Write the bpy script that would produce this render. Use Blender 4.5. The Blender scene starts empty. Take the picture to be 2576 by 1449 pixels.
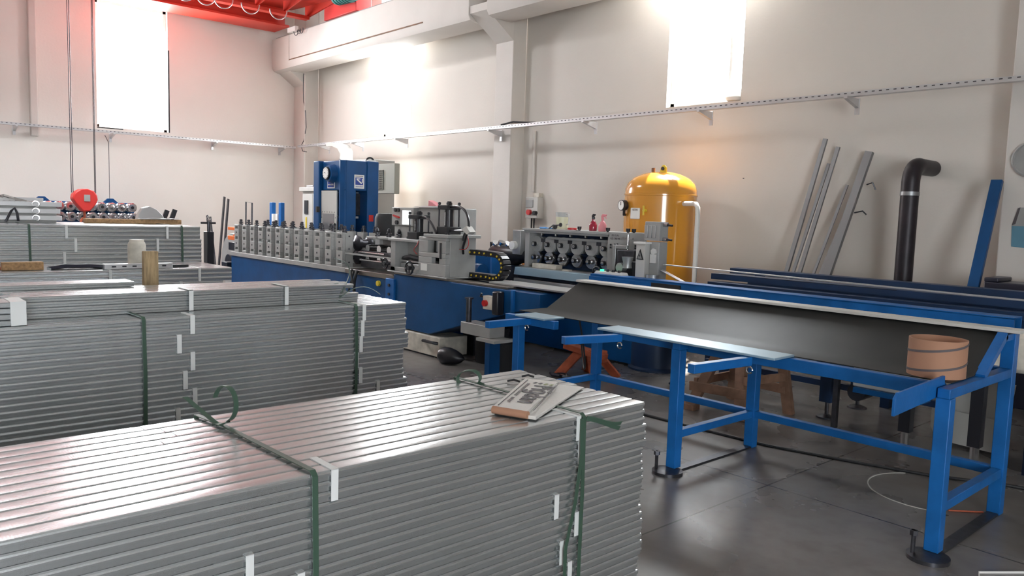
import bpy, math, random
from mathutils import Vector, Matrix
random.seed(7)
PI = math.pi
S = bpy.context.scene
COL = S.collection

# ---------------------------------------------------------------- camera
CAM_H, F_PX, YAW, PITCH, ROLL = 1.65, 1958.0, math.radians(138.2), math.radians(-5.465), math.radians(1.778)
fw = Vector((math.cos(PITCH)*math.cos(YAW), math.cos(PITCH)*math.sin(YAW), math.sin(PITCH)))
rt0 = Vector((math.sin(YAW), -math.cos(YAW), 0)); up0 = rt0.cross(fw)
rt = math.cos(ROLL)*rt0 + math.sin(ROLL)*up0
up = -math.sin(ROLL)*rt0 + math.cos(ROLL)*up0
cam = bpy.data.cameras.new('camera'); camo = bpy.data.objects.new('camera', cam); COL.objects.link(camo)
cam.sensor_width = 36.0; cam.lens = 36.0*F_PX/2576.0; cam.clip_start = 0.05; cam.clip_end = 200
camo.matrix_world = Matrix(((rt.x, up.x, -fw.x, 0), (rt.y, up.y, -fw.y, 0), (rt.z, up.z, -fw.z, CAM_H), (0, 0, 0, 1)))
S.camera = camo

# ---------------------------------------------------------------- world, lights, exposure
W = bpy.data.worlds.new('sky'); S.world = W; W.use_nodes = True
bg = W.node_tree.nodes['Background']; bg.inputs[0].default_value = (0.93, 0.97, 1.0, 1); bg.inputs[1].default_value = 14.0
S.view_settings.view_transform = 'Standard'; S.view_settings.look = 'None'
S.view_settings.gamma = 1.0; S.view_settings.use_curve_mapping = False
S.view_settings.exposure = 0.25
S.cycles.use_denoising = True
S.cycles.max_bounces = 8; S.cycles.diffuse_bounces = 5; S.cycles.glossy_bounces = 4
S.cycles.sample_clamp_indirect = 30.0
S.cycles.caustics_reflective = False; S.cycles.caustics_refractive = False

def area(name, loc, target, sx, sy, power, col=(1, 1, 1)):
    l = bpy.data.lights.new(name, 'AREA'); l.shape = 'RECTANGLE'; l.size = sx; l.size_y = sy
    l.energy = power; l.color = col
    o = bpy.data.objects.new(name, l); COL.objects.link(o); o.location = loc
    o.rotation_euler = (Vector(target)-Vector(loc)).to_track_quat('-Z', 'Y').to_euler()
    return o
XL, YR = -17.75, 9.0       # left wall plane, right wall plane
XE, YF, ZC = 7.0, -8.0, 8.0
DAY = (0.93, 0.97, 1.0)
area('daylight_left_window', (XL-0.45, 5.05, 4.3), (XL+5, 5.05, 2.2), 1.4, 2.2, 380, DAY)
area('daylight_narrow_window', (-13.9, YR+0.45, 4.7), (-13.9, YR-5, 3.4), 1.2, 3.0, 300, DAY)
area('daylight_tall_window', (-6.3, YR+0.45, 4.9), (-6.3, YR-5, 3.2), 1.15, 3.4, 420, DAY)
area('daylight_roof_light', (-13.5, 1.0, ZC+0.25), (-18.5, 3.0, 2.0), 3.0, 1.6, 850, DAY)  # added fill above an unseen roof opening, aimed to brighten the left wall

area('daylight_side_door', (XE+0.5, -3.2, 2.0), (XL, 0.0, 2.2), 4.6, 3.6, 200, (0.80, 0.90, 1.0))
sun = bpy.data.lights.new('sun', 'SUN'); sun.energy = 30.0; sun.angle = math.radians(0.6); sun.color = (1.0, 0.93, 0.82)
suno = bpy.data.objects.new('sun', sun); COL.objects.link(suno); suno.location = (-8, 14, 14)
suno.rotation_euler = Vector((0.6, -1.4, -3.3)).to_track_quat('-Z', 'Y').to_euler()

# ---------------------------------------------------------------- materials
MATS = {}
def mat(name, col, rough=0.5, metal=0.0, bump=0.0, bscale=40.0, var=0.0, vscale=3.0, coat=0.0, emit=None, trans=0.0, spec=None, stretch=None):
    m = bpy.data.materials.new(name); m.use_nodes = True; MATS[name] = m
    nt = m.node_tree; b = nt.nodes['Principled BSDF']
    b.inputs['Base Color'].default_value = (*col, 1); b.inputs['Roughness'].default_value = rough
    b.inputs['Metallic'].default_value = metal; b.inputs['Coat Weight'].default_value = coat
    if spec is not None: b.inputs['Specular IOR Level'].default_value = spec
    b.inputs['Transmission Weight'].default_value = trans
    if emit: b.inputs['Emission Color'].default_value = (*emit[:3], 1); b.inputs['Emission Strength'].default_value = emit[3]
    tc = nt.nodes.new('ShaderNodeTexCoord'); src = tc.outputs['Object']
    if stretch:
        mp = nt.nodes.new('ShaderNodeMapping'); mp.inputs['Scale'].default_value = stretch
        nt.links.new(src, mp.inputs[0]); src = mp.outputs[0]
    if var > 0:
        n = nt.nodes.new('ShaderNodeTexNoise'); n.inputs['Scale'].default_value = vscale; n.inputs['Detail'].default_value = 6
        nt.links.new(src, n.inputs['Vector'])
        r = nt.nodes.new('ShaderNodeValToRGB'); r.color_ramp.elements[0].position = 0.3; r.color_ramp.elements[1].position = 0.7
        r.color_ramp.elements[0].color = (*[c*(1-var) for c in col], 1); r.color_ramp.elements[1].color = (*[min(1, c*(1+var*0.6)) for c in col], 1)
        nt.links.new(n.outputs['Fac'], r.inputs[0]); nt.links.new(r.outputs[0], b.inputs['Base Color'])
    if bump > 0:
        n2 = nt.nodes.new('ShaderNodeTexNoise'); n2.inputs['Scale'].default_value = bscale; n2.inputs['Detail'].default_value = 4
        nt.links.new(src, n2.inputs['Vector'])
        bp = nt.nodes.new('ShaderNodeBump'); bp.inputs['Strength'].default_value = bump; bp.inputs['Distance'].default_value = 0.01
        nt.links.new(n2.outputs['Fac'], bp.inputs['Height']); nt.links.new(bp.outputs[0], b.inputs['Normal'])
    return m
WALL = mat('wall_paint', (0.66, 0.615, 0.565), 0.8, bump=0.15, bscale=25, var=0.04, vscale=0.7)
WALL_BRIGHT = mat('pinkish_wall_paint', (0.80, 0.765, 0.715), 0.8, bump=0.15, bscale=25, var=0.04, vscale=0.7)  # wall paint lightened for the left wall, standing in for stronger light
CONC = mat('painted_concrete', (0.66, 0.62, 0.58), 0.75, bump=0.2, bscale=15, var=0.05, vscale=1.5)
CEIL = mat('ceiling_paint', (0.55, 0.54, 0.52), 0.9)
BLUE = mat('blue_machine_paint', (0.004, 0.062, 0.195), 0.42, spec=0.3, bump=0.08, bscale=20, var=0.18, vscale=4)
BLUEL = mat('light_blue_paint', (0.009, 0.115, 0.37), 0.42, spec=0.3, bump=0.1, bscale=30, var=0.2, vscale=6)
NAVY = mat('dark_blue_paint', (0.008, 0.03, 0.085), 0.45, var=0.3, vscale=3)
PALEB = mat('pale_blue_steel', (0.30, 0.42, 0.50), 0.35, metal=0.3)
GREYM = mat('grey_machine_paint', (0.34, 0.34, 0.33), 0.42, bump=0.06, bscale=30, var=0.12, vscale=5)
GREYL = mat('light_grey_enamel', (0.52, 0.51, 0.48), 0.45, var=0.06, vscale=2)
OLIVE = mat('grey_beige_enamel', (0.36, 0.35, 0.29), 0.5)
STEEL = mat('bright_steel', (0.55, 0.55, 0.56), 0.22, metal=1.0, bump=0.05, bscale=60)
DSTEEL = mat('dark_oiled_steel', (0.07, 0.07, 0.08), 0.35, metal=0.7, var=0.3, vscale=20)
SHEET = mat('worn_sheet_steel', (0.026, 0.026, 0.025), 0.5, spec=0.14, metal=0.0, bump=0.06, bscale=6, var=0.3, vscale=2.5)
SHEETL = mat('pale_sheet_steel', (0.42, 0.43, 0.43), 0.4, metal=0.7, var=0.15, vscale=5)
BRNST = mat('brown_oiled_rail', (0.20, 0.18, 0.16), 0.35, metal=0.8)
BLACK = mat('black_plastic', (0.012, 0.012, 0.016), 0.35)
RUBBER = mat('black_rubber', (0.012, 0.012, 0.014), 0.6)
RED = mat('red_plastic', (0.5, 0.02, 0.02), 0.4)
CRANE = mat('orange_red_crane_paint', (0.56, 0.038, 0.02), 0.45, var=0.05)
HOOKR = mat('red_hook_paint', (0.62, 0.035, 0.03), 0.45)
TEAL = mat('teal_motor_paint', (0.05, 0.22, 0.21), 0.5)
YELT = mat('ochre_tank_paint', (0.62, 0.27, 0.025), 0.2, coat=0.6, bump=0.02, bscale=8)
YEL = mat('yellow_paint', (0.75, 0.55, 0.04), 0.4)
AMBER = mat('amber_board', (0.42, 0.17, 0.035), 0.45)
ORANGE = mat('orange_paint', (0.75, 0.16, 0.03), 0.45)
RUST = mat('rusty_orange_steel', (0.45, 0.10, 0.045), 0.6, var=0.4, vscale=8)
WOOD = mat('sawn_wood', (0.42, 0.25, 0.12), 0.7, bump=0.3, bscale=30, var=0.35, vscale=6, stretch=(1, 8, 8))
WOODV = mat('weathered_wood', (0.34, 0.24, 0.13), 0.75, bump=0.3, bscale=30, var=0.45, vscale=9, stretch=(6, 6, 1))
WOODD = mat('dark_wood', (0.22, 0.12, 0.075), 0.75, bump=0.3, bscale=30, var=0.35, vscale=8)
CARD = mat('brown_cardboard', (0.38, 0.20, 0.125), 0.8, var=0.08, vscale=5)
WHITE = mat('white_plastic', (0.75, 0.74, 0.71), 0.45)
WORN = mat('worn_white_paint', (0.62, 0.58, 0.50), 0.6, var=0.3, vscale=9)
TAPE = mat('white_tape', (0.66, 0.67, 0.66), 0.5)
STRAP = mat('green_strapping', (0.045, 0.085, 0.06), 0.4)
SACK = mat('white_woven_sack', (0.60, 0.575, 0.54), 0.6, bump=0.25, bscale=70)
INK = mat('dark_print', (0.10, 0.085, 0.09), 0.7)
INKG = mat('olive_print', (0.30, 0.33, 0.17), 0.7)
INKB = mat('blue_print', (0.02, 0.05, 0.28), 0.5)
PIPEB = mat('blackened_pipe', (0.022, 0.017, 0.022), 0.45, metal=0.3, var=0.4, vscale=7)
PINK = mat('pink_plastic', (0.70, 0.25, 0.28), 0.3)
REDL = mat('red_liquid_bottle', (0.30, 0.012, 0.035), 0.12, coat=0.5)
JUGM = mat('cloudy_liquid', (0.72, 0.71, 0.52), 0.25)
JUGC = mat('translucent_jug', (0.82, 0.84, 0.82), 0.2, trans=0.4)
BLUET = mat('blue_tool_plastic', (0.04, 0.25, 0.62), 0.4)
TARP = mat('dark_tarp', (0.02, 0.02, 0.035), 0.35)
POSTB = mat('faded_blue_print', (0.12, 0.28, 0.38), 0.6, var=0.1)
SMOKE = mat('smoky_guard_pane', (0.16, 0.16, 0.17), 0.12, coat=0.5)
GREENL = mat('green_lamp', (0.02, 0.5, 0.2), 0.3, emit=(0.05, 1.0, 0.4, 1.5))
SCREEN = mat('lit_screen', (0.9, 0.9, 0.9), 0.3, emit=(0.95, 1.0, 1.0, 1.2))
FOAM = mat('white_foam', (0.85, 0.84, 0.80), 0.8)

# galvanised sheet: zinc with a faint rolled texture
def galv(name, col, rough, knurl):
    m = mat(name, col, rough, metal=0.86)
    nt = m.node_tree; b = nt.nodes['Principled BSDF']
    tc = nt.nodes.new('ShaderNodeTexCoord')
    n = nt.nodes.new('ShaderNodeTexNoise'); n.inputs['Scale'].default_value = 3.0; n.inputs['Detail'].default_value = 3
    mp = nt.nodes.new('ShaderNodeMapping'); mp.inputs['Scale'].default_value = (6, 0.5, 6)
    nt.links.new(tc.outputs['Object'], mp.inputs[0]); nt.links.new(mp.outputs[0], n.inputs['Vector'])
    mr = nt.nodes.new('ShaderNodeMapRange'); mr.inputs['To Min'].default_value = rough-0.07; mr.inputs['To Max'].default_value = rough+0.08
    nt.links.new(n.outputs['Fac'], mr.inputs[0]); nt.links.new(mr.outputs[0], b.inputs['Roughness'])
    v = nt.nodes.new('ShaderNodeTexVoronoi'); v.inputs['Scale'].default_value = 130.0; v.inputs['Randomness'].default_value = 0.0
    nt.links.new(tc.outputs['Object'], v.inputs['Vector'])
    bp = nt.nodes.new('ShaderNodeBump'); bp.inputs['Strength'].default_value = knurl; bp.inputs['Distance'].default_value = 0.002
    nt.links.new(v.outputs['Distance'], bp.inputs['Height']); nt.links.new(bp.outputs[0], b.inputs['Normal'])
    return m
GALV = galv('galvanised_channel', (0.60, 0.635, 0.65), 0.24, 0.10)
GALVT = galv('galvanised_tray', (0.62, 0.62, 0.63), 0.38, 0.02)

DGALV = galv('dull_galvanised', (0.30, 0.31, 0.32), 0.45, 0.02)
def floor_mat():
    m = mat('worn_grey_floor', (0.14, 0.13, 0.125), 0.3)
    nt = m.node_tree; b = nt.nodes['Principled BSDF']; N = nt.nodes.new; L = nt.links.new
    tc = N('ShaderNodeTexCoord')
    n1 = N('ShaderNodeTexNoise'); n1.inputs['Scale'].default_value = 0.9; n1.inputs['Detail'].default_value = 5; n1.inputs['Roughness'].default_value = 0.5
    L(tc.outputs['Object'], n1.inputs['Vector'])
    r = N('ShaderNodeValToRGB'); e = r.color_ramp.elements
    e[0].position = 0.36; e[0].color = (0.13, 0.115, 0.105, 1); e[1].position = 0.62; e[1].color = (0.22, 0.21, 0.205, 1)
    L(n1.outputs['Fac'], r.inputs[0])
    n2 = N('ShaderNodeTexNoise'); n2.inputs['Scale'].default_value = 9; n2.inputs['Detail'].default_value = 8; L(tc.outputs['Object'], n2.inputs['Vector'])
    r2 = N('ShaderNodeValToRGB'); r2.color_ramp.elements[0].position = 0.20; r2.color_ramp.elements[0].color = (0.75, 0.72, 0.70, 1); r2.color_ramp.elements[1].position = 0.55
    L(n2.outputs['Fac'], r2.inputs[0])
    mx = N('ShaderNodeMix'); mx.data_type = 'RGBA'; mx.blend_type = 'MULTIPLY'; mx.inputs[0].default_value = 0.6
    L(r.outputs[0], mx.inputs[6]); L(r2.outputs[0], mx.inputs[7])
    br = N('ShaderNodeTexBrick'); br.offset = 0; br.inputs['Scale'].default_value = 1.0; br.inputs['Brick Width'].default_value = 3.1; br.inputs['Row Height'].default_value = 3.1
    br.inputs['Mortar Size'].default_value = 0.006; br.inputs['Color1'].default_value = (1, 1, 1, 1); br.inputs['Color2'].default_value = (1, 1, 1, 1); br.inputs['Mortar'].default_value = (0.35, 0.33, 0.31, 1)
    mp = N('ShaderNodeMapping'); mp.inputs['Location'].default_value = (2.45, -4.40, 0); mp.vector_type = 'POINT'
    L(tc.outputs['Object'], mp.inputs[0]); L(mp.outputs[0], br.inputs['Vector'])
    m2 = N('ShaderNodeMix'); m2.data_type = 'RGBA'; m2.blend_type = 'MULTIPLY'; m2.inputs[0].default_value = 1.0
    L(mx.outputs[2], m2.inputs[6]); L(br.outputs['Color'], m2.inputs[7]); L(m2.outputs[2], b.inputs['Base Color'])
    mr = N('ShaderNodeMapRange'); mr.inputs['From Min'].default_value = 0.35; mr.inputs['From Max'].default_value = 0.65; mr.inputs['To Min'].default_value = 0.38; mr.inputs['To Max'].default_value = 0.17
    L(n1.outputs['Fac'], mr.inputs[0]); L(mr.outputs[0], b.inputs['Roughness'])
    bp = N('ShaderNodeBump'); bp.inputs['Strength'].default_value = 0.03; bp.inputs['Distance'].default_value = 0.01
    L(n2.outputs['Fac'], bp.inputs['Height']); L(bp.outputs[0], b.inputs['Normal'])
    return m
FLOOR = floor_mat()
def glass_mat():
    m = bpy.data.materials.new('window_glass'); m.use_nodes = True; nt = m.node_tree; nt.nodes.clear()
    o = nt.nodes.new('ShaderNodeOutputMaterial'); mx = nt.nodes.new('ShaderNodeMixShader'); mx.inputs[0].default_value = 0.08
    t = nt.nodes.new('ShaderNodeBsdfTransparent'); g = nt.nodes.new('ShaderNodeBsdfGlossy'); g.inputs['Roughness'].default_value = 0.05
    nt.links.new(t.outputs[0], mx.inputs[1]); nt.links.new(g.outputs[0], mx.inputs[2]); nt.links.new(mx.outputs[0], o.inputs[0])
    return m
GLASS = glass_mat()

# ---------------------------------------------------------------- mesh helpers
ORG = {}
class MB:
    def __init__(s): s.v = []; s.f = []
    def add(s, vs, fs):
        n = len(s.v); s.v += [Vector(p) for p in vs]; s.f += [[i+n for i in f] for f in fs]; return s
    def box(s, x0, x1, y0, y1, z0, z1):
        return s.add([(x0, y0, z0), (x1, y0, z0), (x1, y1, z0), (x0, y1, z0), (x0, y0, z1), (x1, y0, z1), (x1, y1, z1), (x0, y1, z1)],
                     [(0, 3, 2, 1), (4, 5, 6, 7), (0, 1, 5, 4), (1, 2, 6, 5), (2, 3, 7, 6), (3, 0, 4, 7)])
    def cbox(s, c, d): return s.box(c[0]-d[0]/2, c[0]+d[0]/2, c[1]-d[1]/2, c[1]+d[1]/2, c[2]-d[2]/2, c[2]+d[2]/2)
    def bar(s, p, q, w, h=None, upv=(0, 0, 1)):          # rectangular bar from p to q
        h = h or w; p = Vector(p); q = Vector(q); d = (q-p).normalized(); u = Vector(upv)
        if abs(d.dot(u)) > 0.98: u = Vector((0, 1, 0))
        a = d.cross(u).normalized(); b = a.cross(d)
        c = [(-1, -1), (1, -1), (1, 1), (-1, 1)]
        vs = [e + a*(i*w/2) + b*(j*h/2) for e in (p, q) for i, j in c]
        return s.add(vs, [(0, 1, 2, 3), (7, 6, 5, 4), (0, 4, 5, 1), (1, 5, 6, 2), (2, 6, 7, 3), (3, 7, 4, 0)])
    def cyl(s, p, q, r, n=20, r2=None):
        p = Vector(p); q = Vector(q); d = (q-p).normalized(); r2 = r if r2 is None else r2
        a = d.orthogonal().normalized(); b = d.cross(a)
        vs = [e + (a*math.cos(2*PI*i/n) + b*math.sin(2*PI*i/n))*rr for e, rr in ((p, r), (q, r2)) for i in range(n)]
        fs = [(i, (i+1) % n, n+(i+1) % n, n+i) for i in range(n)] + [list(range(n))[::-1], list(range(n, 2*n))]
        return s.add(vs, fs)
    def lathe(s, o, prof, ax=(0, 0, 1), n=28):            # prof: (radius, height) pairs along ax
        o = Vector(o); d = Vector(ax).normalized(); a = d.orthogonal().normalized(); b = d.cross(a)
        vs = []; fs = []; k = len(prof)
        for r, h in prof:
            for i in range(n):
                t = 2*PI*i/n; vs.append(o + d*h + (a*math.cos(t)+b*math.sin(t))*max(r, 1e-4))
        for j in range(k-1):
            for i in range(n): fs.append((j*n+i, j*n+(i+1) % n, (j+1)*n+(i+1) % n, (j+1)*n+i))
        fs += [list(range(n))[::-1], list(range((k-1)*n, k*n))]
        return s.add(vs, fs)
    def tube(s, pts, r, n=8, flat=None):                  # swept tube; flat=(w,h,up) gives a strap
        pts = [Vector(p) for p in pts]; m = len(pts); vs = []; fs = []
        a = None
        for i, p in enumerate(pts):
            d = (pts[min(i+1, m-1)]-pts[max(i-1, 0)]).normalized()
            if flat:
                w = Vector(flat[2]).normalized(); b = d.cross(w).normalized()
                ring = [p + w*(sx*flat[0]/2) + b*(sy*flat[1]/2) for sx, sy in ((-1, -1), (1, -1), (1, 1), (-1, 1))]
            else:
                a = d.orthogonal().normalized() if a is None else (a - d*a.dot(d)).normalized()
                b = d.cross(a); ring = [p + (a*math.cos(2*PI*j/n)+b*math.sin(2*PI*j/n))*r for j in range(n)]
            vs += ring
        k = 4 if flat else n
        for i in range(m-1):
            for j in range(k): fs.append((i*k+j, i*k+(j+1) % k, (i+1)*k+(j+1) % k, (i+1)*k+j))
        fs += [list(range(k))[::-1], list(range((m-1)*k, m*k))]
        return s.add(vs, fs)
    def prism(s, poly, ax, a, b):                         # polygon in the plane normal to ax, from a to b
        def P(u, v, w): return {'x': (w, u, v), 'y': (u, w, v), 'z': (u, v, w)}[ax]
        n = len(poly); vs = [P(u, v, a) for u, v in poly] + [P(u, v, b) for u, v in poly]
        return s.add(vs, [(i, (i+1) % n, n+(i+1) % n, n+i) for i in range(n)] + [list(range(n))[::-1], list(range(n, 2*n))])
    def build(s, name, m, parent=None, bevel=0.0, org=None, ang=0.62):
        o0 = ORG.get(parent.name, Vector((0, 0, 0))) if parent else (Vector(org) if org else Vector((0, 0, 0)))
        me = bpy.data.meshes.new(name); me.from_pydata([v-o0 for v in s.v], [], s.f)
        import bmesh
        bm = bmesh.new(); bm.from_mesh(me); bmesh.ops.recalc_face_normals(bm, faces=bm.faces); bm.to_mesh(me); bm.free()
        me.materials.append(m)
        me.polygons.foreach_set('use_smooth', [True]*len(me.polygons)); me.set_sharp_from_angle(angle=ang)
        o = bpy.data.objects.new(name, me); COL.objects.link(o)
        if parent: o.parent = parent
        else: o.location = o0
        ORG[o.name] = o0
        if bevel > 0:
            b = o.modifiers.new('bevel', 'BEVEL'); b.width = bevel; b.segments = 2; b.limit_method = 'ANGLE'; b.angle_limit = 0.7
        return o
def paint(o, extra, m):
    """join extra's faces into o's mesh under a second material (pattern on the same part)"""
    import bmesh
    me = o.data; n = len(me.polygons); o0 = ORG[o.name]
    bm = bmesh.new(); bm.from_mesh(me); vs = [bm.verts.new(v-o0) for v in extra.v]
    for f in extra.f: bm.faces.new([vs[i] for i in f]).material_index = 1
    bm.to_mesh(me); bm.free(); me.materials.append(m)
def tag(o, label, cat, group=None, kind=None):
    o['label'] = label; o['category'] = cat
    if group: o['group'] = group
    if kind: o['kind'] = kind
    return o
def thing(name, label, cat, loc=(0, 0, 0), group=None):
    o = bpy.data.objects.new(name, None); o.empty_display_size = 0.1; COL.objects.link(o); o.location = loc
    ORG[o.name] = Vector(loc); return tag(o, label, cat, group)
def solo(mb, name, m, label, cat, group=None, bevel=0.0, org=(0, 0, 0)):
    return tag(mb.build(name, m, None, bevel, org), label, cat, group)
def struct(mb, name, m, bevel=0.0):
    o = mb.build(name, m, None, bevel); o['kind'] = 'structure'; return o
def text(name, body, size, loc, xdir, ydir, m, parent, ext=0.0008):
    c = bpy.data.curves.new(name, 'FONT'); c.body = body; c.size = size; c.extrude = ext; c.align_x = 'CENTER'; c.align_y = 'CENTER'
    c.materials.append(m); t = bpy.data.objects.new(name, c); COL.objects.link(t); bpy.context.view_layer.update()
    me = bpy.data.meshes.new_from_object(t.evaluated_get(bpy.context.evaluated_depsgraph_get())); bpy.data.objects.remove(t)
    o = bpy.data.objects.new(name, me); COL.objects.link(o)
    X = Vector(xdir).normalized(); Y = Vector(ydir).normalized(); Z = X.cross(Y); p = Vector(loc) - ORG[parent.name]
    o.parent = parent
    o.matrix_local = Matrix(((X.x, Y.x, Z.x, p.x), (X.y, Y.y, Z.y, p.y), (X.z, Y.z, Z.z, p.z), (0, 0, 0, 1)))
    return o
def B(*a): return MB().box(*a)
def arc(c, r, a0, a1, n, u, v):
    c = Vector(c); u = Vector(u); v = Vector(v)
    return [c + u*(r*math.cos(a0+(a1-a0)*i/n)) + v*(r*math.sin(a0+(a1-a0)*i/n)) for i in range(n+1)]
def bez(p0, p1, p2, p3, n=14):
    p = [Vector(q) for q in (p0, p1, p2, p3)]
    return [p[0]*(1-t)**3 + p[1]*3*t*(1-t)**2 + p[2]*3*t*t*(1-t) + p[3]*t**3 for t in [i/n for i in range(n+1)]]

# ================================================================= ROOM SHELL
struct(B(XL-0.3, XE, YF-0.2, YR+0.25, -0.2, 0), 'floor', FLOOR)
def wall_open(name, along, plane, th, a0, a1, z1, holes):
    """wall with rectangular openings; along='x' (plane is y) or 'y' (plane is x)"""
    mb = MB()
    def bx(u0, u1, w0, w1):
        if u1-u0 < 1e-4 or w1-w0 < 1e-4: return
        if along == 'x': mb.box(u0, u1, min(plane, plane+th), max(plane, plane+th), w0, w1)
        else: mb.box(min(plane, plane+th), max(plane, plane+th), u0, u1, w0, w1)
    cur = a0
    for (h0, h1, hz0, hz1) in sorted(holes):
        bx(cur, h0, 0, z1); bx(h0, h1, 0, hz0); bx(h0, h1, hz1, z1); cur = h1
    bx(cur, a1, 0, z1)
    return struct(mb, name, WALL_BRIGHT if name == 'wall_left' else WALL)
W_R1 = (-14.42, -13.28, 3.18, 6.2); W_R2 = (-6.93, -5.74, 3.20, 6.6); W_L = (4.36, 5.76, 3.16, 5.72)
wall_open('wall_right', 'x', YR, 0.25, XL-0.25, XE, ZC, [W_R1, W_R2])
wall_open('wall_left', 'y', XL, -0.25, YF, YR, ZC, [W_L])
wall_open('wall_front', 'x', YF, -0.2, XL-0.25, XE, ZC, [])
wall_open('wall_back', 'y', XE, 0.2, YF, YR, ZC, [(-5.5, -0.9, 0.1, 3.8)])
mb = MB().box(XL-0.25, XE, YF-0.2, 0.2, ZC, ZC+0.15).box(XL-0.25, XE, 1.8, YR+0.25, ZC, ZC+0.15).box(XL-0.25, -15, 0.2, 1.8, ZC, ZC+0.15).box(-12, XE, 0.2, 1.8, ZC, ZC+0.15)
struct(mb, 'ceiling', CEIL)
def window(n, along, plane, h, out):
    a0, a1, z0, z1 = h; fr = MB(); gl = MB(); d = 0.06
    def bx(m, u0, u1, w0, w1, p0, p1):
        if along == 'x': m.box(u0, u1, p0, p1, w0, w1)
        else: m.box(p0, p1, u0, u1, w0, w1)
    p0, p1 = sorted((plane+out*0.10, plane+out*0.16))
    bx(fr, a0, a0+d, z0, z1, p0, p1); bx(fr, a1-d, a1, z0, z1, p0, p1); bx(fr, a0, a1, z0, z0+d, p0, p1); bx(fr, a0, a1, z1-d, z1, p0, p1)
    mid = a0+(a1-a0)*(0.80 if n == 2 else 0.5)
    if n == 2: bx(fr, mid-0.02, mid+0.02, z0, z1, p0, p1)
    g0, g1 = sorted((plane+out*0.125, plane+out*0.132)); bx(gl, a0+0.02, a1-0.02, z0+0.02, z1-0.02, g0, g1)
    w = fr.build('window_%d' % n, WHITE); w['kind'] = 'structure'
    gl.build('pane', GLASS, w)
    return w
window(1, 'x', YR, W_R1, 1); w2 = window(2, 'x', YR, W_R2, 1); w3 = window(3, 'y', XL, W_L, -1)
MB().box(XL+0.001, XL+0.006, 5.762, 5.79, 3.16, 4.9).box(XL+0.001, XL+0.006, 4.36, 4.85, 3.135, 3.155).build('dark_seal', RUBBER, w3)
# lump of old foam on the right end of the tall window's sill
fm = MB().lathe((-5.86, YR+0.06, 3.20), [(0.001, 0), (0.11, 0.01), (0.13, 0.05), (0.11, 0.10), (0.06, 0.15), (0.001, 0.17)], n=18)
solo(fm, 'foam_lump', FOAM, 'rounded white lump of foam on the sill of the tall window', 'foam')
# columns, corbels and the crane runway beams are the building's own trim
def column(n, x0, x1, yf, corb=True, z1=ZC):
    m = B(x0, x1, yf, YR, 0, z1)
    o = struct(m, 'trim_%d' % n, CONC, 0.012)
    if corb: MB().prism([(yf, 4.49), (yf+0.01, 5.0), (8.12, 5.0), (8.12, 4.88)], 'x', x0, x1).build('corbel', CONC, o)
    return o
column(1, -17.74, -17.15, 8.66)
column(2, -10.32, -9.88, 8.70)
column(3, -2.56, -1.95, 8.70)
column(4, 4.6, 5.1, 8.70)
def runway(n, x0, x1):
    yb = 8.62
    prof = [(8.10, 5.50), (8.10, 4.86), (8.14, 4.79), (8.22, 4.76), (yb, 4.76), (yb, 5.50)]
    o = struct(MB().prism(prof, 'x', x0, x1), 'trim_%d' % n, CONC, 0.008)
    if x1-x0 > 3:
        MB().box(x0+0.9, x1-1.3, 8.088, 8.104, 4.935, 4.955).build('groove', WOODD, o)
        MB().box(x0+0.88, x0+0.9, 8.088, 8.104, 4.93, 5.49).build('edge_joint', CONC, o)
    return o
runway(5, -17.73, -10.33); runway(6, -9.87, -2.58); runway(7, -1.93, 4.58)
struct(B(XL+0.01, 4.5, 8.62, YR, 5.2, 5.62), 'trim_8', CONC, 0.01)
struct(B(XL, XL+0.10, 3.16, 3.30, 2.86, ZC), 'trim_9', CONC, 0.02)
struct(B(-2.60, -1.9, 8.95, YR, 0, ZC), 'trim_10', CONC)

# ---------------------------------------------------------------- cable trays with brackets
def tray(label, along, a0, a1, z, plane, sgn, brk):
    r = thing('cable_tray', label, 'cable tray', ((a0 if along == 'x' else plane+sgn*0.2), (plane+sgn*0.2 if along == 'x' else a0), z), 'perforated cable trays along the walls')
    p0, p1 = sorted((plane+sgn*0.16, plane+sgn*0.24)); m = MB(); h = MB()
    q = p0 if sgn < 0 else p1
    if along == 'x':
        m.box(a0, a1, p0, p1, z, z+0.004).box(a0, a1, q-0.002, q+0.002, z, z+0.05).box(a0, a1, (p0+p1)-q-0.002, (p0+p1)-q+0.002, z, z+0.05)
    else:
        m.box(p0, p1, a0, a1, z, z+0.004).box(q-0.002, q+0.002, a0, a1, z, z+0.05).box((p0+p1)-q-0.002, (p0+p1)-q+0.002, a0, a1, z, z+0.05)
    k = int((a1-a0)/0.075)
    for i in range(k):
        a = a0+0.03+i*0.075
        if along == 'x': h.box(a, a+0.03, q+sgn*0.0015, q+sgn*0.0035, z+0.028, z+0.038)
        else: h.box(q+sgn*0.0015, q+sgn*0.0035, a, a+0.03, z+0.028, z+0.038)
    paint(m.build('channel', GALVT, r), h, DSTEEL)
    for a in brk:
        b = MB()
        if along == 'x':
            b.prism([(plane+sgn*0.30, z), (plane+sgn*0.004, z), (plane+sgn*0.004, z-0.10), (plane+sgn*0.30, z-0.025)], 'x', a-0.02, a+0.02)
            b.box(a-0.025, a+0.025, plane+sgn*0.012, plane, z-0.17, z+0.01)
        else:
            b.prism([(plane+sgn*0.30, z), (plane+sgn*0.004, z), (plane+sgn*0.004, z-0.10), (plane+sgn*0.30, z-0.025)], 'y', a-0.02, a+0.02)
            b.box(plane, plane+sgn*0.012, a-0.025, a+0.025, z-0.17, z+0.01)
        b.build('bracket', GALVT, r)
tray('long perforated galvanised cable tray on brackets along the right wall', 'x', -17.1, -0.6, 3.03, 8.70-0.02, -1, [-16.0, -14.55, -12.9, -10.1, -7.95, -5.95, -4.05])
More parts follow.
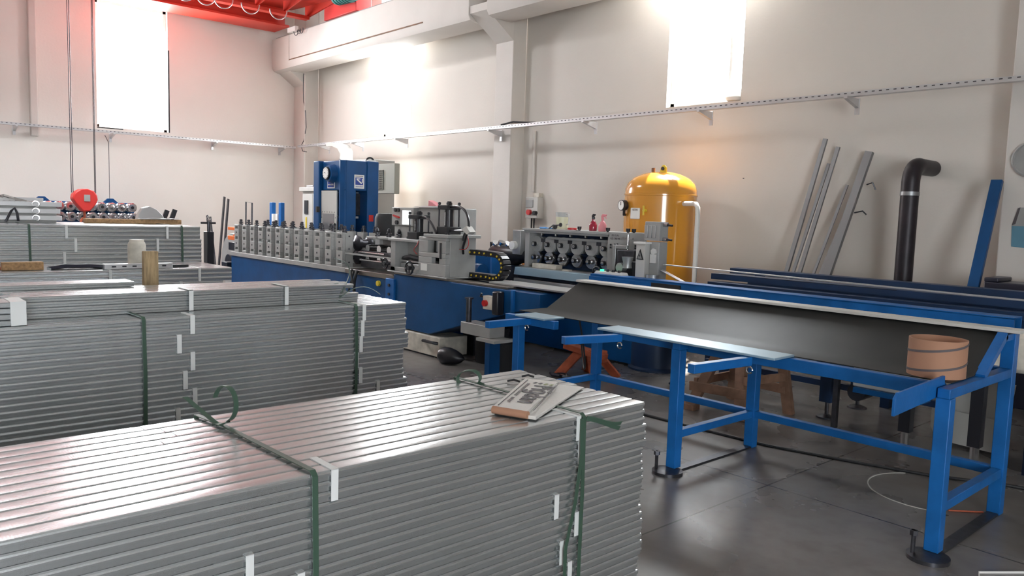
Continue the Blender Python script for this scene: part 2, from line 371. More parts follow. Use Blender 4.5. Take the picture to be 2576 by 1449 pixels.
tray('perforated galvanised cable tray on brackets along the left wall', 'y', -1.5, 8.6, 3.03, XL+0.003, 1, [2.9, 4.6, 6.7, 8.3])
solo(MB().tube([(-17.12, 8.60, 4.74), (-17.1, 8.58, 4.4), (-17.12, 8.6, 4.1), (-17.02, 8.6, 3.85), (-16.98, 8.6, 3.5), (-17.1, 8.6, 3.2), (-17.2, 8.58, 3.08), (-17.05, 8.55, 2.95), (-16.95, 8.6, 2.93)], 0.009), 'hanging_cable', DSTEEL, 'thin dark cable hanging loosely down the corner column', 'cable')
solo(MB().tube([(-17.05, 8.6, 4.7), (-17.05, 8.6, 2.9), (-17.05, 8.6, 1.0)], 0.02), 'conduit', CONC, 'straight pale conduit running down the corner of the room', 'conduit')
r = thing('cable_duct', 'short bent white ribbed cable duct dropping onto the blue press', 'cable duct', (-14.4, 8.2, 2.2))
MB().tube([(-15.3, 8.35, 3.0), (-15.0, 8.33, 2.985), (-14.72, 8.3, 2.93), (-14.5, 8.25, 2.80), (-14.42, 8.2, 2.66), (-14.4, 8.2, 2.2)], 0, flat=(0.26, 0.08, (0.15, 1, 0))).build('duct', GREYL, r)
m = MB()
for i in range(5): m.cbox((-14.4+0.043, 8.2, 2.38+i*0.055), (0.012, 0.18, 0.025))
m.build('slots', DSTEEL, r)

# ================================================================= BRIDGE CRANE
r = thing('bridge_crane', 'orange-red overhead crane girder with ribbed walkway under the roof', 'crane', (-16.4, 0, 5.6))
Y0, Y1 = -7.5, 8.12
MB().box(-17.30, -16.78, Y0, Y1-0.15, 5.66, 6.5).build('main_girder', CRANE, r, 0.006)
MB().box(-17.42, -16.66, Y0, Y1-0.1, 5.62, 5.66).build('bottom_flange', CRANE, r)
MB().box(-16.08, -15.90, Y0, Y1, 5.68, 5.75).build('walkway_edge_beam', CRANE, r, 0.005)
MB().prism([(-16.78, 6.02), (-14.85, 5.90), (-14.85, 5.98), (-16.78, 6.10)], 'y', Y0, Y1).build('walkway_deck', CRANE, r)
MB().prism([(-16.08, 5.72), (-14.85, 5.84), (-14.85, 5.98), (-16.08, 5.98)], 'y', Y1-0.02, Y1+0.02).build('end_plate', CRANE, r)
y = Y1-0.55
while y > 2.0:
    MB().prism([(-16.0, 5.74), (-15.92, 5.74), (-14.92, 5.90), (-14.92, 5.92), (-16.0, 6.0)], 'y', y-0.012, y+0.012).build('rib', CRANE, r); y -= 0.62
MB().box(-15.3, -14.0, 8.14, 8.5, 5.56, 5.95).build('end_carriage', HOOKR, r, 0.01)
mt = MB().cyl((-14.6, 8.05, 5.9), (-13.9, 8.05, 5.86), 0.15, 20).build('drive_motor', TEAL, r)
f = MB()
for i in range(6): f.cyl((-14.55+i*0.1, 8.05, 5.9-i*0.006), (-14.52+i*0.1, 8.05, 5.9-i*0.006), 0.17, 20)
f.build('cooling_fins', TEAL, mt)
MB().cyl((-13.9, 8.05, 5.86), (-13.7, 8.05, 5.85), 0.10, 16).build('motor_cap', BLACK, mt)
MB().box(-16.72, -16.35, 8.0, 8.08, 5.50, 5.60).build('rail_stop', WHITE, r)
solo(B(XL+0.02, 4.5, 8.2, 8.32, 5.50, 5.56), 'crane_rail', GREYM, 'grey steel crane rail lying on the concrete runway beam', 'rail')
m = MB()
for k, (a, b2, c) in enumerate([(-16.35, 0.10, 0), (-16.2, 0.08, 0.3), (-16.1, 0.09, 0.9)]):
    m.tube(arc((a, 8.02, 5.5), b2, 0, PI, 10, (1, 0, 0.1), (0, 0.15, -1)), 0.008, 6)
solo(m, 'coiled_cable', DSTEEL, 'tangle of black cable on the end of the runway beam', 'cable')
# festoon cable loops
fr = thing('festoon_cable', 'row of looped festoon cable hanging under the crane walkway', 'cable', (-15.8, 5, 5.6))
for y in (7.35, 6.75, 6.2, 5.85, 5.45, 5.05, 4.65, 2.9, 2.3):
    MB().tube(arc((-15.78, y, 5.72), 0.17, 0, PI, 14, (0.25, 1, 0), (0.05, 0, -1.15)), 0.013, 8).build('cable_loop', GALVT, fr)
# hook block
hb = thing('crane_hook_block', 'red round crane hook block hanging on four wire ropes', 'hook block', (-15.8, 3.64, 1.3))
hx, hy, hz = -15.8, 3.64, 1.66
prof = [(-0.17, 0.18), (-0.08, 0.24), (0.04, 0.25), (0.16, 0.2), (0.22, 0.1), (0.23, 0.0), (0.19, -0.10), (0.12, -0.2), (0.07, -0.26), (-0.05, -0.27), (-0.1, -0.2), (-0.19, -0.08), (-0.24, 0.02), (-0.22, 0.12)]
MB().prism([(hy+a*0.87, hz+b_*0.8) for a, b_ in prof], 'x', hx-0.12, hx+0.12).build('sheave_housing', HOOKR, hb, 0.02)
MB().cbox((hx+0.125, hy+0.02, hz+0.03), (0.012, 0.10, 0.12)).build('centre_plate', GREYM, hb, 0.003)
MB().tube([(hx, hy, hz-0.2), (hx, hy, hz-0.32)] + arc((hx, hy+0.02, hz-0.40), 0.08, PI*0.6, PI*2.05, 12, (0, 1, 0), (0, 0, 1)), 0.022).build('hook', RUST, hb)
for dy, dx in ((-0.215, 0.05), (-0.165, -0.05), (0.165, 0.05), (0.205, -0.05)):
    MB().tube([(hx+dx, hy+dy, hz+0.12), (hx+dx, hy+dy*1.02, 5.86)], 0.007, 6).build('wire_rope', DSTEEL, hb)
solo(MB().tube([(-17.2, 4.36, 2.95), (-17.1, 4.40, 2.8), (-17.1, 4.40, 1.5)], 0.006, 6), 'thin_cord', DSTEEL, 'thin grey cord hanging below the left cable tray behind the wire ropes', 'cord')

# ================================================================= METAL PROFILE STACKS
def prof_mb(w, h, L):
    a = w/2-0.001; b_ = a-0.007
    p = [(-b_, 0), (-b_, h*0.40), (-a, h*0.50), (-a, h*0.70), (-a+0.0012, h*0.85), (-a+0.005, h-0.001), (-a+0.008, h-0.0006), (a-0.008, h-0.0006), (a-0.005, h-0.001), (a-0.0012, h*0.85), (a, h*0.70), (a, h*0.50), (b_, h*0.40), (b_, 0)]
    return MB().prism(p, 'y', -L, 0)
ORD = ['topmost', 'second', 'third', 'fourth', 'fifth', 'sixth', 'seventh', 'eighth', 'ninth', 'tenth', 'eleventh', 'twelfth']
def stack(name, x1, yend, L, ncol, nrow, pw, ph, per, z0, tapes, full=True, parts=True, over=None):
    """bundles per wide and three deep; x1 = face seen by the camera; yend = right-hand end"""
    bw = pw*per; bh = ph*3
    pm = prof_mb(pw, ph, L); proto = pm.build('channel', GALV, ang=0.2); pdat = proto.data; bpy.data.objects.remove(proto)
    jm = MB()
    for i in range(per):
        for j in range(3):
            q = prof_mb(pw, ph, L); q.v = [v+Vector((-bw+pw*(i+0.5), 0, j*ph)) for v in q.v]; jm.add(q.v, q.f)
    tmp = jm.build('channels', GALV, ang=0.2); jdat = tmp.data; bpy.data.objects.remove(tmp)
    tmp = MB()
    e = 0.0022
    tmp.box(-bw-e, e, -0.012, 0.012, bh-0.0005, bh+e).box(0.0-0.0005, e, -0.012, 0.012, 0.001, bh+e)
    t2 = tmp.build('tape', TAPE); tdat = t2.data; bpy.data.objects.remove(t2)
    sp = []
    for q in ((1.78, 1.84, L-1.80) if name == 'the nearest stack' else ()):
        t3 = prof_mb(pw, ph, q).build('channel', GALV, ang=0.2); sp.append(t3.data); bpy.data.objects.remove(t3)
    for r_ in range(nrow):
        dy = random.uniform(-0.018, 0.018) + (over or {}).get(r_, 0)
        for c in range(ncol):
            top = r_ == 0; front = c == 0
            if front: lab = 'taped channel bundle on the long side of %s, %s from the top' % (name.replace('farthest tall', 'farthest'), ORD[r_]); grp = 'bundles on the long side of '+name
            elif top: lab = 'taped channel bundle on top of %s, %s row back from its near edge' % (name.replace('farthest tall', 'farthest'), ORD[c]); grp = 'bundles on top of '+name
            else: lab = 'channel bundle packed inside %s behind its outer bundles' % name; grp = 'bundles inside '+name
            if front and r_ == 0: lab = 'taped channel bundle along the top near edge of %s' % name
            loc = (x1-c*bw, yend+dy+(random.uniform(-0.012, 0.012) if not front else 0), z0+(nrow-1-r_)*bh)
            root = bpy.data.objects.new('channel_bundle', None); root.empty_display_size = 0.05; COL.objects.link(root); root.location = loc
            tag(root, lab, 'metal profiles', grp)
            if parts and (top or front):
                for i in range(per):
                    for j in range(3):
                        if not top and i < per-1: continue
                        if top and not front and j < 2: continue
                        cut = sp and top and c >= 4 and j == 2
                        o = bpy.data.objects.new('channel', sp[(i+c) % 2] if cut else pdat); COL.objects.link(o); o.parent = root
                        if cut:      # a shorter channel follows end to end in this row
                            o2 = bpy.data.objects.new('channel', sp[2]); COL.objects.link(o2); o2.parent = root
                            o2.location = (-bw+pw*(i+0.5), -1.80-0.06*((i+c) % 2), j*ph)
                        o.location = (-bw+pw*(i+0.5), random.uniform(-0.006, 0.006), j*ph)
                if not top or not front:
                    o = bpy.data.objects.new('inner_channels', jdat); COL.objects.link(o); o.parent = root; o.location = (-0.004, -0.03, -0.0005)
                    o.scale = (0.985, 0.985, 0.985)
            else:
                o = bpy.data.objects.new('channels', jdat); COL.objects.link(o); o.parent = root
            if front:
                for ty in tapes[r_ % len(tapes)]:
                    o = bpy.data.objects.new('tape', tdat); COL.objects.link(o); o.parent = root; o.location = (0, ty-loc[1], 0)
# timber bearers under the stacks
def bearers(name, x0, x1, ys):
    for k, y in enumerate(ys):
        solo(B(x0, x1, y-0.05, y+0.05, 0, 0.049), 'timber_bearer', WOODD, '%s timber bearer under %s' % (('first', 'middle', 'last')[k], name), 'timber', 'timber bearers under the stacks', 0.003, (x0, y, 0))
N1, N2, N3, N4 = 'the nearest stack', 'the second stack', 'the third stack', 'the farthest tall stack'
stack(N1, -2.09, 2.68, 3.2, 6, 8, 0.0695, 0.0333, 2, 0.05,
      [[2.25, 1.16, 0.2], [2.265, 0.3], [0.89, 0.1], [2.14, 1.05], [2.26, 0.8], [2.18, 0.6], [2.23, 0.9], [2.2, 0.7]])
bearers(N1, -2.9, -2.1, (0.0, 1.2, 2.4))
stack(N2, -4.24, 2.87, 3.2, 6, 10, 0.0725, 0.0333, 2, 0.05,
      [[2.55, 1.49], [2.54, 1.42], [2.53, 1.49], [2.50, 1.45], [2.53, 1.5], [2.66, 1.41], [2.5, 1.37], [2.5, 1.3], [2.5, 1.4], [2.5, 1.4]])
bearers(N2, -5.1, -4.26, (0.2, 1.4, 2.6))
stack(N3, -7.4, 2.96, 3.2, 4, 8, 0.1125, 0.0416, 2, 0.05, [[2.67, 1.90], [2.5, 1.3], [2.6, 1.6]], parts=False, over={0: 0.0, 1: -0.06, 2: -0.07, 3: 0.03})
bearers(N3, -8.28, -7.42, (0.2, 1.5, 2.7))
stack(N4, -8.7, 3.16, 3.2, 5, 10, 0.125, 0.045, 2, 0.05, [[2.80, 1.84], [2.70, 1.92], [1.82, 2.69], [1.9, 2.7]], parts=False)
bearers(N4, -9.9, -8.72, (0.2, 1.6, 2.9))

# loose channel offcuts lying on the top of the nearest stack: short pieces with pinched ends
# strapping bands
def band(label, pts, wdir, extra):
    r = thing('strapping_band', label, 'strap', pts[0], 'green strapping bands around the stacks')
    MB().tube(pts, 0, flat=(0.019, 0.0035, wdir)).build('band', STRAP, r)
    for nm, pp, wd in extra: MB().tube(pp, 0, flat=(0.018, 0.003, wd)).build(nm, STRAP, r)
    return r
def round_stack(y0, y1, xb, xf, zt, zb, kx):
    e = 0.007
    return [(xb-e, y0, zb), (xb-e, y0, zt-0.02), (xb-e+0.004, y0, zt+e), (kx, (y0+y1)/2, zt+e), (xf-0.01, y1, zt+e), (xf+e, y1, zt-0.008), (xf+e, y1+0.005, zt-0.3), (xf+e, y1, zb)]
band('green strapping band with upright curled end, left band on the nearest stack', round_stack(1.04, 1.09, -2.925, -2.09, 0.85, 0.03, -2.74), (0, 1, 0),
     [('curled_end', [(-2.74, 1.05, 0.857), (-2.70, 1.07, 0.875)] + arc((-2.735, 1.075, 0.935), 0.066, -PI*0.42, PI*0.93, 18, (0.85, 0.25, 0), (0.1, 0, 1.0)), (-0.1, 1, 0)),
      ('loose_tail', [(-2.74, 1.05, 0.86), (-2.84, 1.03, 0.89), (-2.93, 1.0, 0.93)], (0.2, 1, 0)),
      ('seal', [(-2.76, 1.045, 0.862), (-2.72, 1.053, 0.862)], (0, 1, 0))])
band('green strapping band with frayed tail at the right end of the nearest stack', round_stack(2.27, 2.275, -2.925, -2.09, 0.85, 0.03, -2.74), (0, 1, 0),
     [('loop_end', [(-2.72, 2.27, 0.858)] + arc((-2.80, 2.25, 0.875), 0.06, -0.3, PI*1.35, 14, (1, 0.3, 0), (0.1, 0.2, 0.65)), (0.2, 0.9, 0.4)),
      ('frayed_tail', bez((-2.075, 2.28, 0.842), (-2.05, 2.32, 0.84), (-2.04, 2.38, 0.80), (-2.02, 2.43, 0.81)), (0.5, 0, 1)),
      ('frayed_tail', bez((-2.075, 2.28, 0.838), (-2.05, 2.34, 0.83), (-2.05, 2.40, 0.79), (-2.045, 2.45, 0.78)), (0.3, 0.2, 1)),
      ('hanging_tail', [(-2.083, 2.262, 0.84), (-2.07, 2.255, 0.7), (-2.078, 2.235, 0.5), (-2.07, 2.18, 0.32), (-2.078, 2.19, 0.15)], (0, 1, 0))])
band('green strapping band around the second stack, left of its pair', round_stack(1.20, 1.24, -5.115, -4.24, 1.05, 0.03, -4.9), (0, 1, 0), [])
band('green strapping band with looped end near the right end of the second stack', round_stack(2.47, 2.49, -5.115, -4.24, 1.05, 0.03, -4.9), (0, 1, 0),
     [('loop_end', [(-4.45, 2.48, 1.06)] + arc((-4.50, 2.50, 1.11), 0.055, -PI/2, PI*1.2, 16, (0.6, 0.9, 0), (0, 0, 1)), (0.8, -0.6, 0)),
      ('loose_tail', bez((-4.45, 2.48, 1.06), (-4.42, 2.55, 1.22), (-4.5, 2.66, 1.28), (-4.55, 2.50, 1.33)), (0.9, -0.3, 0)),
      ('loose_tail', bez((-4.45, 2.48, 1.06), (-4.40, 2.60, 1.20), (-4.36, 2.68, 1.14), (-4.33, 2.72, 1.10)), (0.9, -0.3, 0))])
band('green strapping band at the left of the farthest tall stack', round_stack(1.52, 1.52, -9.97, -8.7, 1.40, 0.03, -9.5), (0, 1, 0), [])
band('thin green strapping band near the right end of the farthest tall stack', round_stack(2.93, 2.95, -9.97, -8.7, 1.40, 0.03, -9.5), (0, 1, 0), [])

# loose channels lying on the second stack
pm = prof_mb(0.06, 0.028, 1.9); tmp = pm.build('loose_channel', GALV, ang=0.2); LD = tmp.data; bpy.data.objects.remove(tmp)
ps = prof_mb(0.06, 0.028, 1.2); tmp = ps.build('loose_channel', GALV, ang=0.2); LS = tmp.data; bpy.data.objects.remove(tmp)
k = 0
for lv, n, x0, dat, ye, rz in ((0, 8, -4.515, LD, 2.62, 0.012), (1, 7, -4.513, LD, 2.60, 0.012), (2, 7, -4.516, LD, 2.58, 0.012), (3, 6, -4.514, LD, 2.62, 0.012)):
    for i in range(n):
        o = bpy.data.objects.new('loose_channel', dat); COL.objects.link(o)
        o.location = (x0-i*0.066+0.05, ye+random.uniform(-0.10, 0.03), 1.0505+lv*0.0285); o.rotation_euler = (0, 0, -rz+random.uniform(-0.004, 0.004))
        tag(o, 'loose galvanised channel piled on the second stack, %s layer up, %s from the near side' % (('bottom', 'second', 'third', 'top')[lv], ORD[i].replace('topmost', 'first')), 'metal profile', 'loose channels piled on the second stack')
for i in range(6):
    o = bpy.data.objects.new('short_channel', LS); COL.objects.link(o)
    o.location = (-4.49-i*0.062 if i < 3 else -4.80-(i-3)*0.064, 1.70+0.05*(i % 3) if i < 3 else 1.35, 1.0503 if i < 3 else 1.165)
    if i < 3: o.location.y = 0.66+1.2-0.75+0.02*i
    o.location.z = 1.0503 if i < 3 else 1.1655
    tag(o, 'short galvanised channel offcut %s, %s of three' % (('at the left front of the second stack' if i < 3 else 'on top of the pile at the second stack'), ('nearest', 'middle', 'rear')[i % 3]), 'metal profile', 'short channel offcuts')
for yy, nm in ((1.55, 'left'), (2.12, 'right')):
    m = MB().box(-4.62, -4.427, yy-0.012, yy+0.012, 1.1655, 1.169).box(-4.431, -4.427, yy-0.012, yy+0.012, 1.052, 1.169)
    solo(m, 'tape_strip', TAPE, 'white tape strip over the loose channels on the second stack, the %s one' % nm, 'tape', 'tape strips on the loose channels', org=(-4.5, yy, 1.17))
# pale bundle end at the left frame edge, on the second stack
r = thing('channel_bundle', 'pinkish pale taped bundle end at the left edge lying on the second stack', 'metal profiles', (-4.2, 0.7, 1.05))
for j in range(4):
    B(-4.44, -4.26, -0.4, 0.72, 1.0505+j*0.0285, 1.0505+j*0.0285+0.027).build('channel', GALV, r, 0.004)
B(-4.445, -4.2575, 0.66, 0.725, 1.0505, 1.166).build('tape', TAPE, r, 0.002)
# ties across the top of nearest stack: joint pieces and small rods
for k, (x, y) in enumerate(((-2.72, 2.42), (-2.76, 2.55))):
    solo(MB().tube([(x, y, 0.857), (x+0.02, y+0.025, 0.864), (x+0.045, y+0.04, 0.857)], 0.005, 6), 'strap_scrap', RUBBER, 'small black scrap on the nearest stack, %s of the two' % ('left', 'right')[k], 'scrap', 'black scraps on the nearest stack')

# folded sack with print
r = thing('folded_sack', 'folded white printed sack lying on the nearest stack', 'sack', (-2.4, 2.3, 0.853))
A, Bp, Cp, Dp = Vector((-2.30, 1.995)), Vector((-2.15, 2.06)), Vector((-2.445, 2.60)), Vector((-2.66, 2.50))
def quad(mb, pts, z0, z1s):
    n = len(pts); vs = [(p[0], p[1], z0) for p in pts] + [(p[0], p[1], z) for p, z in zip(pts, z1s)]
    return mb.add(vs, [(i, (i+1) % n, n+(i+1) % n, n+i) for i in range(n)] + [list(range(n))[::-1], list(range(n, 2*n))])
quad(MB(), [(-2.31, 1.985), (-2.135, 2.055), (-2.42, 2.63), (-2.67, 2.50)], 0.8535, [0.868, 0.868, 0.858, 0.858]).build('lower_fold', SACK, r, 0.003)
quad(MB(), [(-2.31, 1.985), (-2.17, 2.04), (-2.52, 2.56), (-2.67, 2.49)], 0.867, [0.884, 0.884, 0.872, 0.872]).build('upper_fold', SACK, r, 0.004)
MB().cyl((-2.312, 1.985, 0.869), (-2.165, 2.04, 0.869), 0.0155, 14).build('rolled_edge', CARD, r)
along = (Vector((-2.60, 2.525, 0.874))-Vector((-2.24, 2.01, 0.886))); side = Vector((0.93, 0.37, 0)).normalized()
ctr = Vector((-2.395, 2.27, 0.8815)); ad = along.normalized()
text('print_text', 'Piğdan', 0.135, ctr+side*0.022, -ad, (ad.cross(side)*-1).cross(-ad)*1, INK, r)
m = MB()
for i in range(26):
    if i in (6, 7, 15): continue
    p = ctr - side*0.055 + ad*(-0.20+i*0.0155); m.bar(p-side*0.007, p+side*0.007, 0.0055, 0.0012)
m.build('small_print', INK, r)
for i in range(4):
    p = ctr + ad*0.225 + side*(-0.03+i*0.027)
    MB().bar(p-ad*0.014-side*0.004, p+ad*0.014+side*0.004, 0.011, 0.0014).build('leaf_print', INK if i < 2 else INKG, r)
m = MB()
for sg in (-0.078, 0.078): m.bar(ctr+side*sg-ad*0.29, ctr+side*sg+ad*0.27, 0.003, 0.0014)
m.build('print_line', INK, r)

# things on the third stack
solo(MB().lathe((-7.72, 2.21, 1.0505), [(0.07, 0), (0.078, 0.01), (0.078, 0.20), (0.07, 0.225), (0.062, 0.235), (0.062, 0.25), (0.001, 0.252)]), 'spray_can', WORN, 'tall worn white can standing on the third stack', 'can', org=(-7.72, 2.21, 1.05))
solo(B(-7.62, -7.55, 1.12, 1.42, 1.0505, 1.12), 'wood_block', WOOD, 'reddish sawn wood block lying at the left on the third stack', 'wood block', bevel=0.004)
solo(B(-7.68, -7.63, 1.02, 1.20, 1.0505, 1.075), 'wood_offcut', RUST, 'small dark red offcut behind the wood block on the third stack', 'wood offcut', bevel=0.003)
m = MB()
for i in range(5): m.tube([(-7.55-0.03*i, 1.47, 1.058), (-7.56-0.03*i, 1.6, 1.072+0.006*(i % 2)), (-7.56-0.025*i, 1.78, 1.068+0.005*(i % 3)), (-7.6-0.02*i, 1.95, 1.058)], 0, flat=(0.05, 0.014, (1, 0, 0.2)))
solo(m, 'folded_tarp', TARP, 'crumpled black plastic sheet on the third stack', 'plastic sheet', org=(-7.6, 1.7, 1.05))
r = thing('perforated_strip', 'grey perforated metal strip beside the can on the third stack', 'metal strip', (-7.5, 2.15, 1.05))
B(-7.53, -7.47, 1.87, 2.45, 1.0505, 1.095).build('strip', GALVT, r, 0.002)
m = MB()
for i in range(6): m.box(-7.4705, -7.468, 1.93+i*0.085, 1.965+i*0.085, 1.066, 1.080)
m.build('slots', DSTEEL, r)
solo(B(-7.60, -7.545, 2.0, 2.62, 1.0505, 1.072), 'dark_bar', RUBBER, 'dark flat bar behind the perforated strip on the third stack', 'bar', bevel=0.003)
# upright weathered post standing on the second stack's rear edge
solo(B(-5.11, -5.06, 1.49, 1.575, 1.0505, 1.35), 'wood_block', WOODV, 'upright weathered wood block standing on the rear edge of the second stack', 'wood block', bevel=0.006)
# on the farthest stack
r = thing('wooden_plank', 'pale wooden plank lying across the farthest tall stack', 'plank', (-9.6, 3.0, 1.40))
B(-9.62, -9.50, 2.20, 3.22, 1.4012, 1.452).build('plank', WOOD, r, 0.004)
solo(MB().box(-9.60, -9.49, 2.75, 3.10, 1.4525, 1.462).box(-9.57, -9.46, 2.85, 3.18, 1.4625, 1.468), 'sheet_offcuts', GALVT, 'thin metal offcuts lying on the wooden plank', 'metal offcuts', bevel=0.002)
solo(MB().prism([(-0.16+2.93, 1.4015), (2.93+0.17, 1.4015), (2.93+0.13, 1.50), (2.93+0.06, 1.57), (2.93-0.02, 1.60), (2.93-0.09, 1.58), (2.93-0.14, 1.50)], 'x', -9.76, -9.66), 'grinding_disc', GALVT, 'grey rounded metal disc segment standing behind the wooden plank', 'metal disc', bevel=0.004)
for k, (a, b_) in enumerate(((3.10, 0.16), (3.19, 0.17))):
    solo(MB().bar((-9.72, a-0.03, 1.405), (-9.72, a+0.03, 1.40+b_), 0.03, 0.05), 'metal_tongue', DSTEEL, 'dark pointed metal piece beside the grey disc, %s of two' % ('left', 'right')[k], 'metal piece', 'dark metal pieces by the disc')
# large channels piled on farthest stack at the left
for lv in range(3):
    z = 1.4012+0.026+lv*0.072
    solo(B(-9.9, -9.32, 1.05, 1.88, z-(0.0255 if lv == 0 else 0.0225), z-0.0005), 'spacer_board', GREYM, 'flat grey spacer layer %s between the large channels on the farthest stack' % ('at the bottom', 'in the middle', 'near the top')[lv], 'spacer', 'spacers between the large channels', org=(-9.6, 1.5, z))
    for i in range(4):
        o = solo(B(-9.3-i*0.15-0.145, -9.3-i*0.15, -0.6, 1.93-0.015*(lv % 2)-0.012*i, z, z+0.049), 'box_section', GALVT, 'large galvanised box section on the farthest stack, %s layer, %s from the near side' % (('bottom', 'middle', 'upper')[lv], ORD[i].replace('topmost', 'first')), 'box section', 'large box sections piled on the farthest stack', 0.004, (-9.3, 1, z))
solo(B(-9.85, -9.5, -0.6, 1.80, 1.621, 1.66), 'box_section', GALVT, 'wide galvanised section lying highest at the left on the farthest stack', 'box section', bevel=0.004)
r = thing('silver_bag', 'shiny crumpled silver foil bag on top of the large channels', 'bag', (-9.4, 1.3, 1.62))
m = MB()
for i in range(6): m.tube([(-9.40-0.02*i, 1.02+0.05*i, 1.622), (-9.39, 1.12+0.06*i, 1.66+0.012*(i % 2)), (-9.38-0.01*i, 1.26+0.05*i, 1.645), (-9.36, 1.36+0.05*i, 1.614)], 0, flat=(0.12, 0.02, (1, 0, 0.1)))
m.build('foil', STEEL, r)
for lv in range(3):
    z = 1.4012+0.026+lv*0.072
    solo(MB().tube(arc((-9.29, 1.69, z+0.024), 0.03, -PI*0.5, PI*1.2, 12, (0.2, 1, 0), (0, 0, 1)), 0.008, 6), 'clip_ring', STEEL, 'shiny wire ring on the %s box section' % ('bottom', 'middle', 'upper')[lv], 'ring', 'wire rings on the box sections')
solo(MB().tube([(-9.28, 1.42, 1.41), (-9.27, 1.47, 1.52), (-9.27, 1.50, 1.55), (-9.27, 1.52, 1.50), (-9.28, 1.53, 1.42)], 0.012), 'bent_hook', DSTEEL, 'dark bent steel hook leaning on the large channels', 'hook')
# black screw jack beyond the right end of the farthest stack
r = thing('screw_jack', 'black block with T handled screw right of the farthest tall stack', 'clamp', (-9.2, 3.45, 0))
B(-9.24, -9.12, 3.38, 3.46, 0.90, 1.33).build('body', BLACK, r, 0.006)
MB().cyl((-9.18, 3.42, 1.33), (-9.18, 3.42, 1.45), 0.018).build('screw', DSTEEL, r)
MB().cyl((-9.18, 3.33, 1.43), (-9.18, 3.50, 1.43), 0.012).build('handle', DSTEEL, r)
MB().tube(arc((-9.18, 3.42, 1.48), 0.022, 0, 2*PI, 12, (0, 1, 0), (0, 0, 1)), 0.006, 6).build('eye', STEEL, r)
B(-9.22, -9.14, 3.39, 3.45, 0, 0.90).build('column', DSTEEL, r); B(-9.33, -9.03, 3.3, 3.54, 0, 0.03).build('foot', DSTEEL, r, 0.004)

# ================================================================= ROLL RACK AT THE LEFT WALL
r = thing('roll_rack', 'dark blue steel rack holding rows of forming rolls by the left wall', 'rack', (-16.9, 3.9, 0))
B(-17.0, -16.9, 3.0, 4.80, 0.0, 1.62).build('back_panel', NAVY if False else BLUE, r, 0.01)
for yy, sg in ((3.18, 1), (4.37, 1)):
    MB().prism([(yy-0.16, 1.60), (yy-0.05, 1.70), (yy+0.05, 1.70), (yy+0.16, 1.60)], 'x', -16.98, -16.92).build('lifting_lug', BLUE, r, 0.005)
B(-17.25, -17.0, 3.0, 4.8, 0, 0.06).build('foot_rail', BLUE, r)
tmp = MB().lathe((0, 0, 0), [(0.03, 0), (0.075, 0.0), (0.088, 0.02), (0.088, 0.07), (0.06, 0.09), (0.06, 0.16), (0.085, 0.18), (0.09, 0.24), (0.07, 0.26), (0.035, 0.262)], (1, 0, 0), 24).build('roll_body', STEEL); RB = tmp.data; bpy.data.objects.remove(tmp)
tmp = MB().cyl((0.255, 0, 0), (0.266, 0, 0), 0.030, 14).build('bore', BLACK); RH = tmp.data; bpy.data.objects.remove(tmp)
tmp = MB().lathe((0.26, 0, 0), [(0.05, 0), (0.045, 0.03), (0.012, 0.10), (0.001, 0.12)], (1, 0, 0), 16).build('cone_tip', STEEL); RT = tmp.data; bpy.data.objects.remove(tmp)
for ri, (z, rn) in enumerate(((1.53, 'top'), (1.335, 'middle'), (1.14, 'bottom'))):
    for c in range(9):
        if ri == 2 and c in (1, 2, 3): continue
        y = 3.24+c*0.182+0.02*(ri == 1)
        g = thing('forming_roll', 'shiny steel forming roll on the blue rack, %s row, %s from the left' % (rn, ORD[c].replace('topmost', 'first')), 'forming roll', (-16.9, y, z), 'forming rolls on the blue rack')
        for nm, dt in (('roll_body', RB),) + ((('cone_tip', RT),) if c in (6, 7) and ri < 2 else (('bore', RH),)):
            o = bpy.data.objects.new(nm, dt); COL.objects.link(o); o.parent = g

# ================================================================= BLUE PRESS
r = thing('blue_press', 'tall blue punching press with white dial in the back corner', 'press', (-10.8, 6.2, 0))
PX0, PX1, PY0, PY1, PT = -11.12, -10.25, 5.80, 6.36, 2.37
m = MB().box(PX0, PX1, PY0, PY1, 1.92, PT-0.001).box(PX0, -10.94, PY0-0.07, PY0+0.05, 0, PT).box(-10.44, PX1, PY0, 5.99, 0, 1.92)
m.box(PX0, -10.94, PY0+0.05, PY1, 0, 1.92).box(PX0, PX1, PY0, PY1, 0, 0.85).box(-10.8, PX1+0.02, 6.17, PY1+0.01, 0, PT+0.005)
m.build('frame', BLUE, r, 0.012)
MB().prism([(-10.44, PY0-0.0), (-10.33, PY0-0.04), (PX1+0.004, PY0+0.02), (PX1+0.004, PY0+0.175), (-10.44, PY0+0.17)], 'z', 0.0, PT-0.002).build('corner_post', BLUE, r)
g = MB().cyl((-10.62, PY0-0.09, 2.17), (-10.62, PY0+0.01, 2.17), 0.12, 28, 0.15).build('gauge_hood', BLUE, r)
g = MB().cyl((-10.64, PY0-0.115, 2.175), (-10.64, PY0-0.08, 2.175), 0.098, 28).build('gauge_rim', BLACK, r)
MB().cyl((-10.64, PY0-0.12, 2.175), (-10.64, PY0-0.114, 2.175), 0.085, 28).build('dial', WHITE, g)
m = MB()
for i in range(12):
    a = i*PI/6; m.cbox((-10.64+0.07*math.cos(a), PY0-0.122, 2.175+0.07*math.sin(a)), (0.008, 0.003, 0.008))
m.bar((-10.64, PY0-0.123, 2.175), (-10.68, PY0-0.123, 2.19), 0.012, 0.004).build('needle', INK, g)
lb = B(-10.78, -10.56, PY0-0.008, PY0, 1.95, 2.065).build('name_plate', WHITE, r)
B(-10.765, -10.575, PY0-0.011, PY0-0.008, 1.965, 2.05).build('name_field', INKB, lb)
text('name_text', 'normaltek', 0.042, (-10.67, PY0-0.013, 2.008), (1, 0, 0), (0, 0, 1), WHITE, lb)
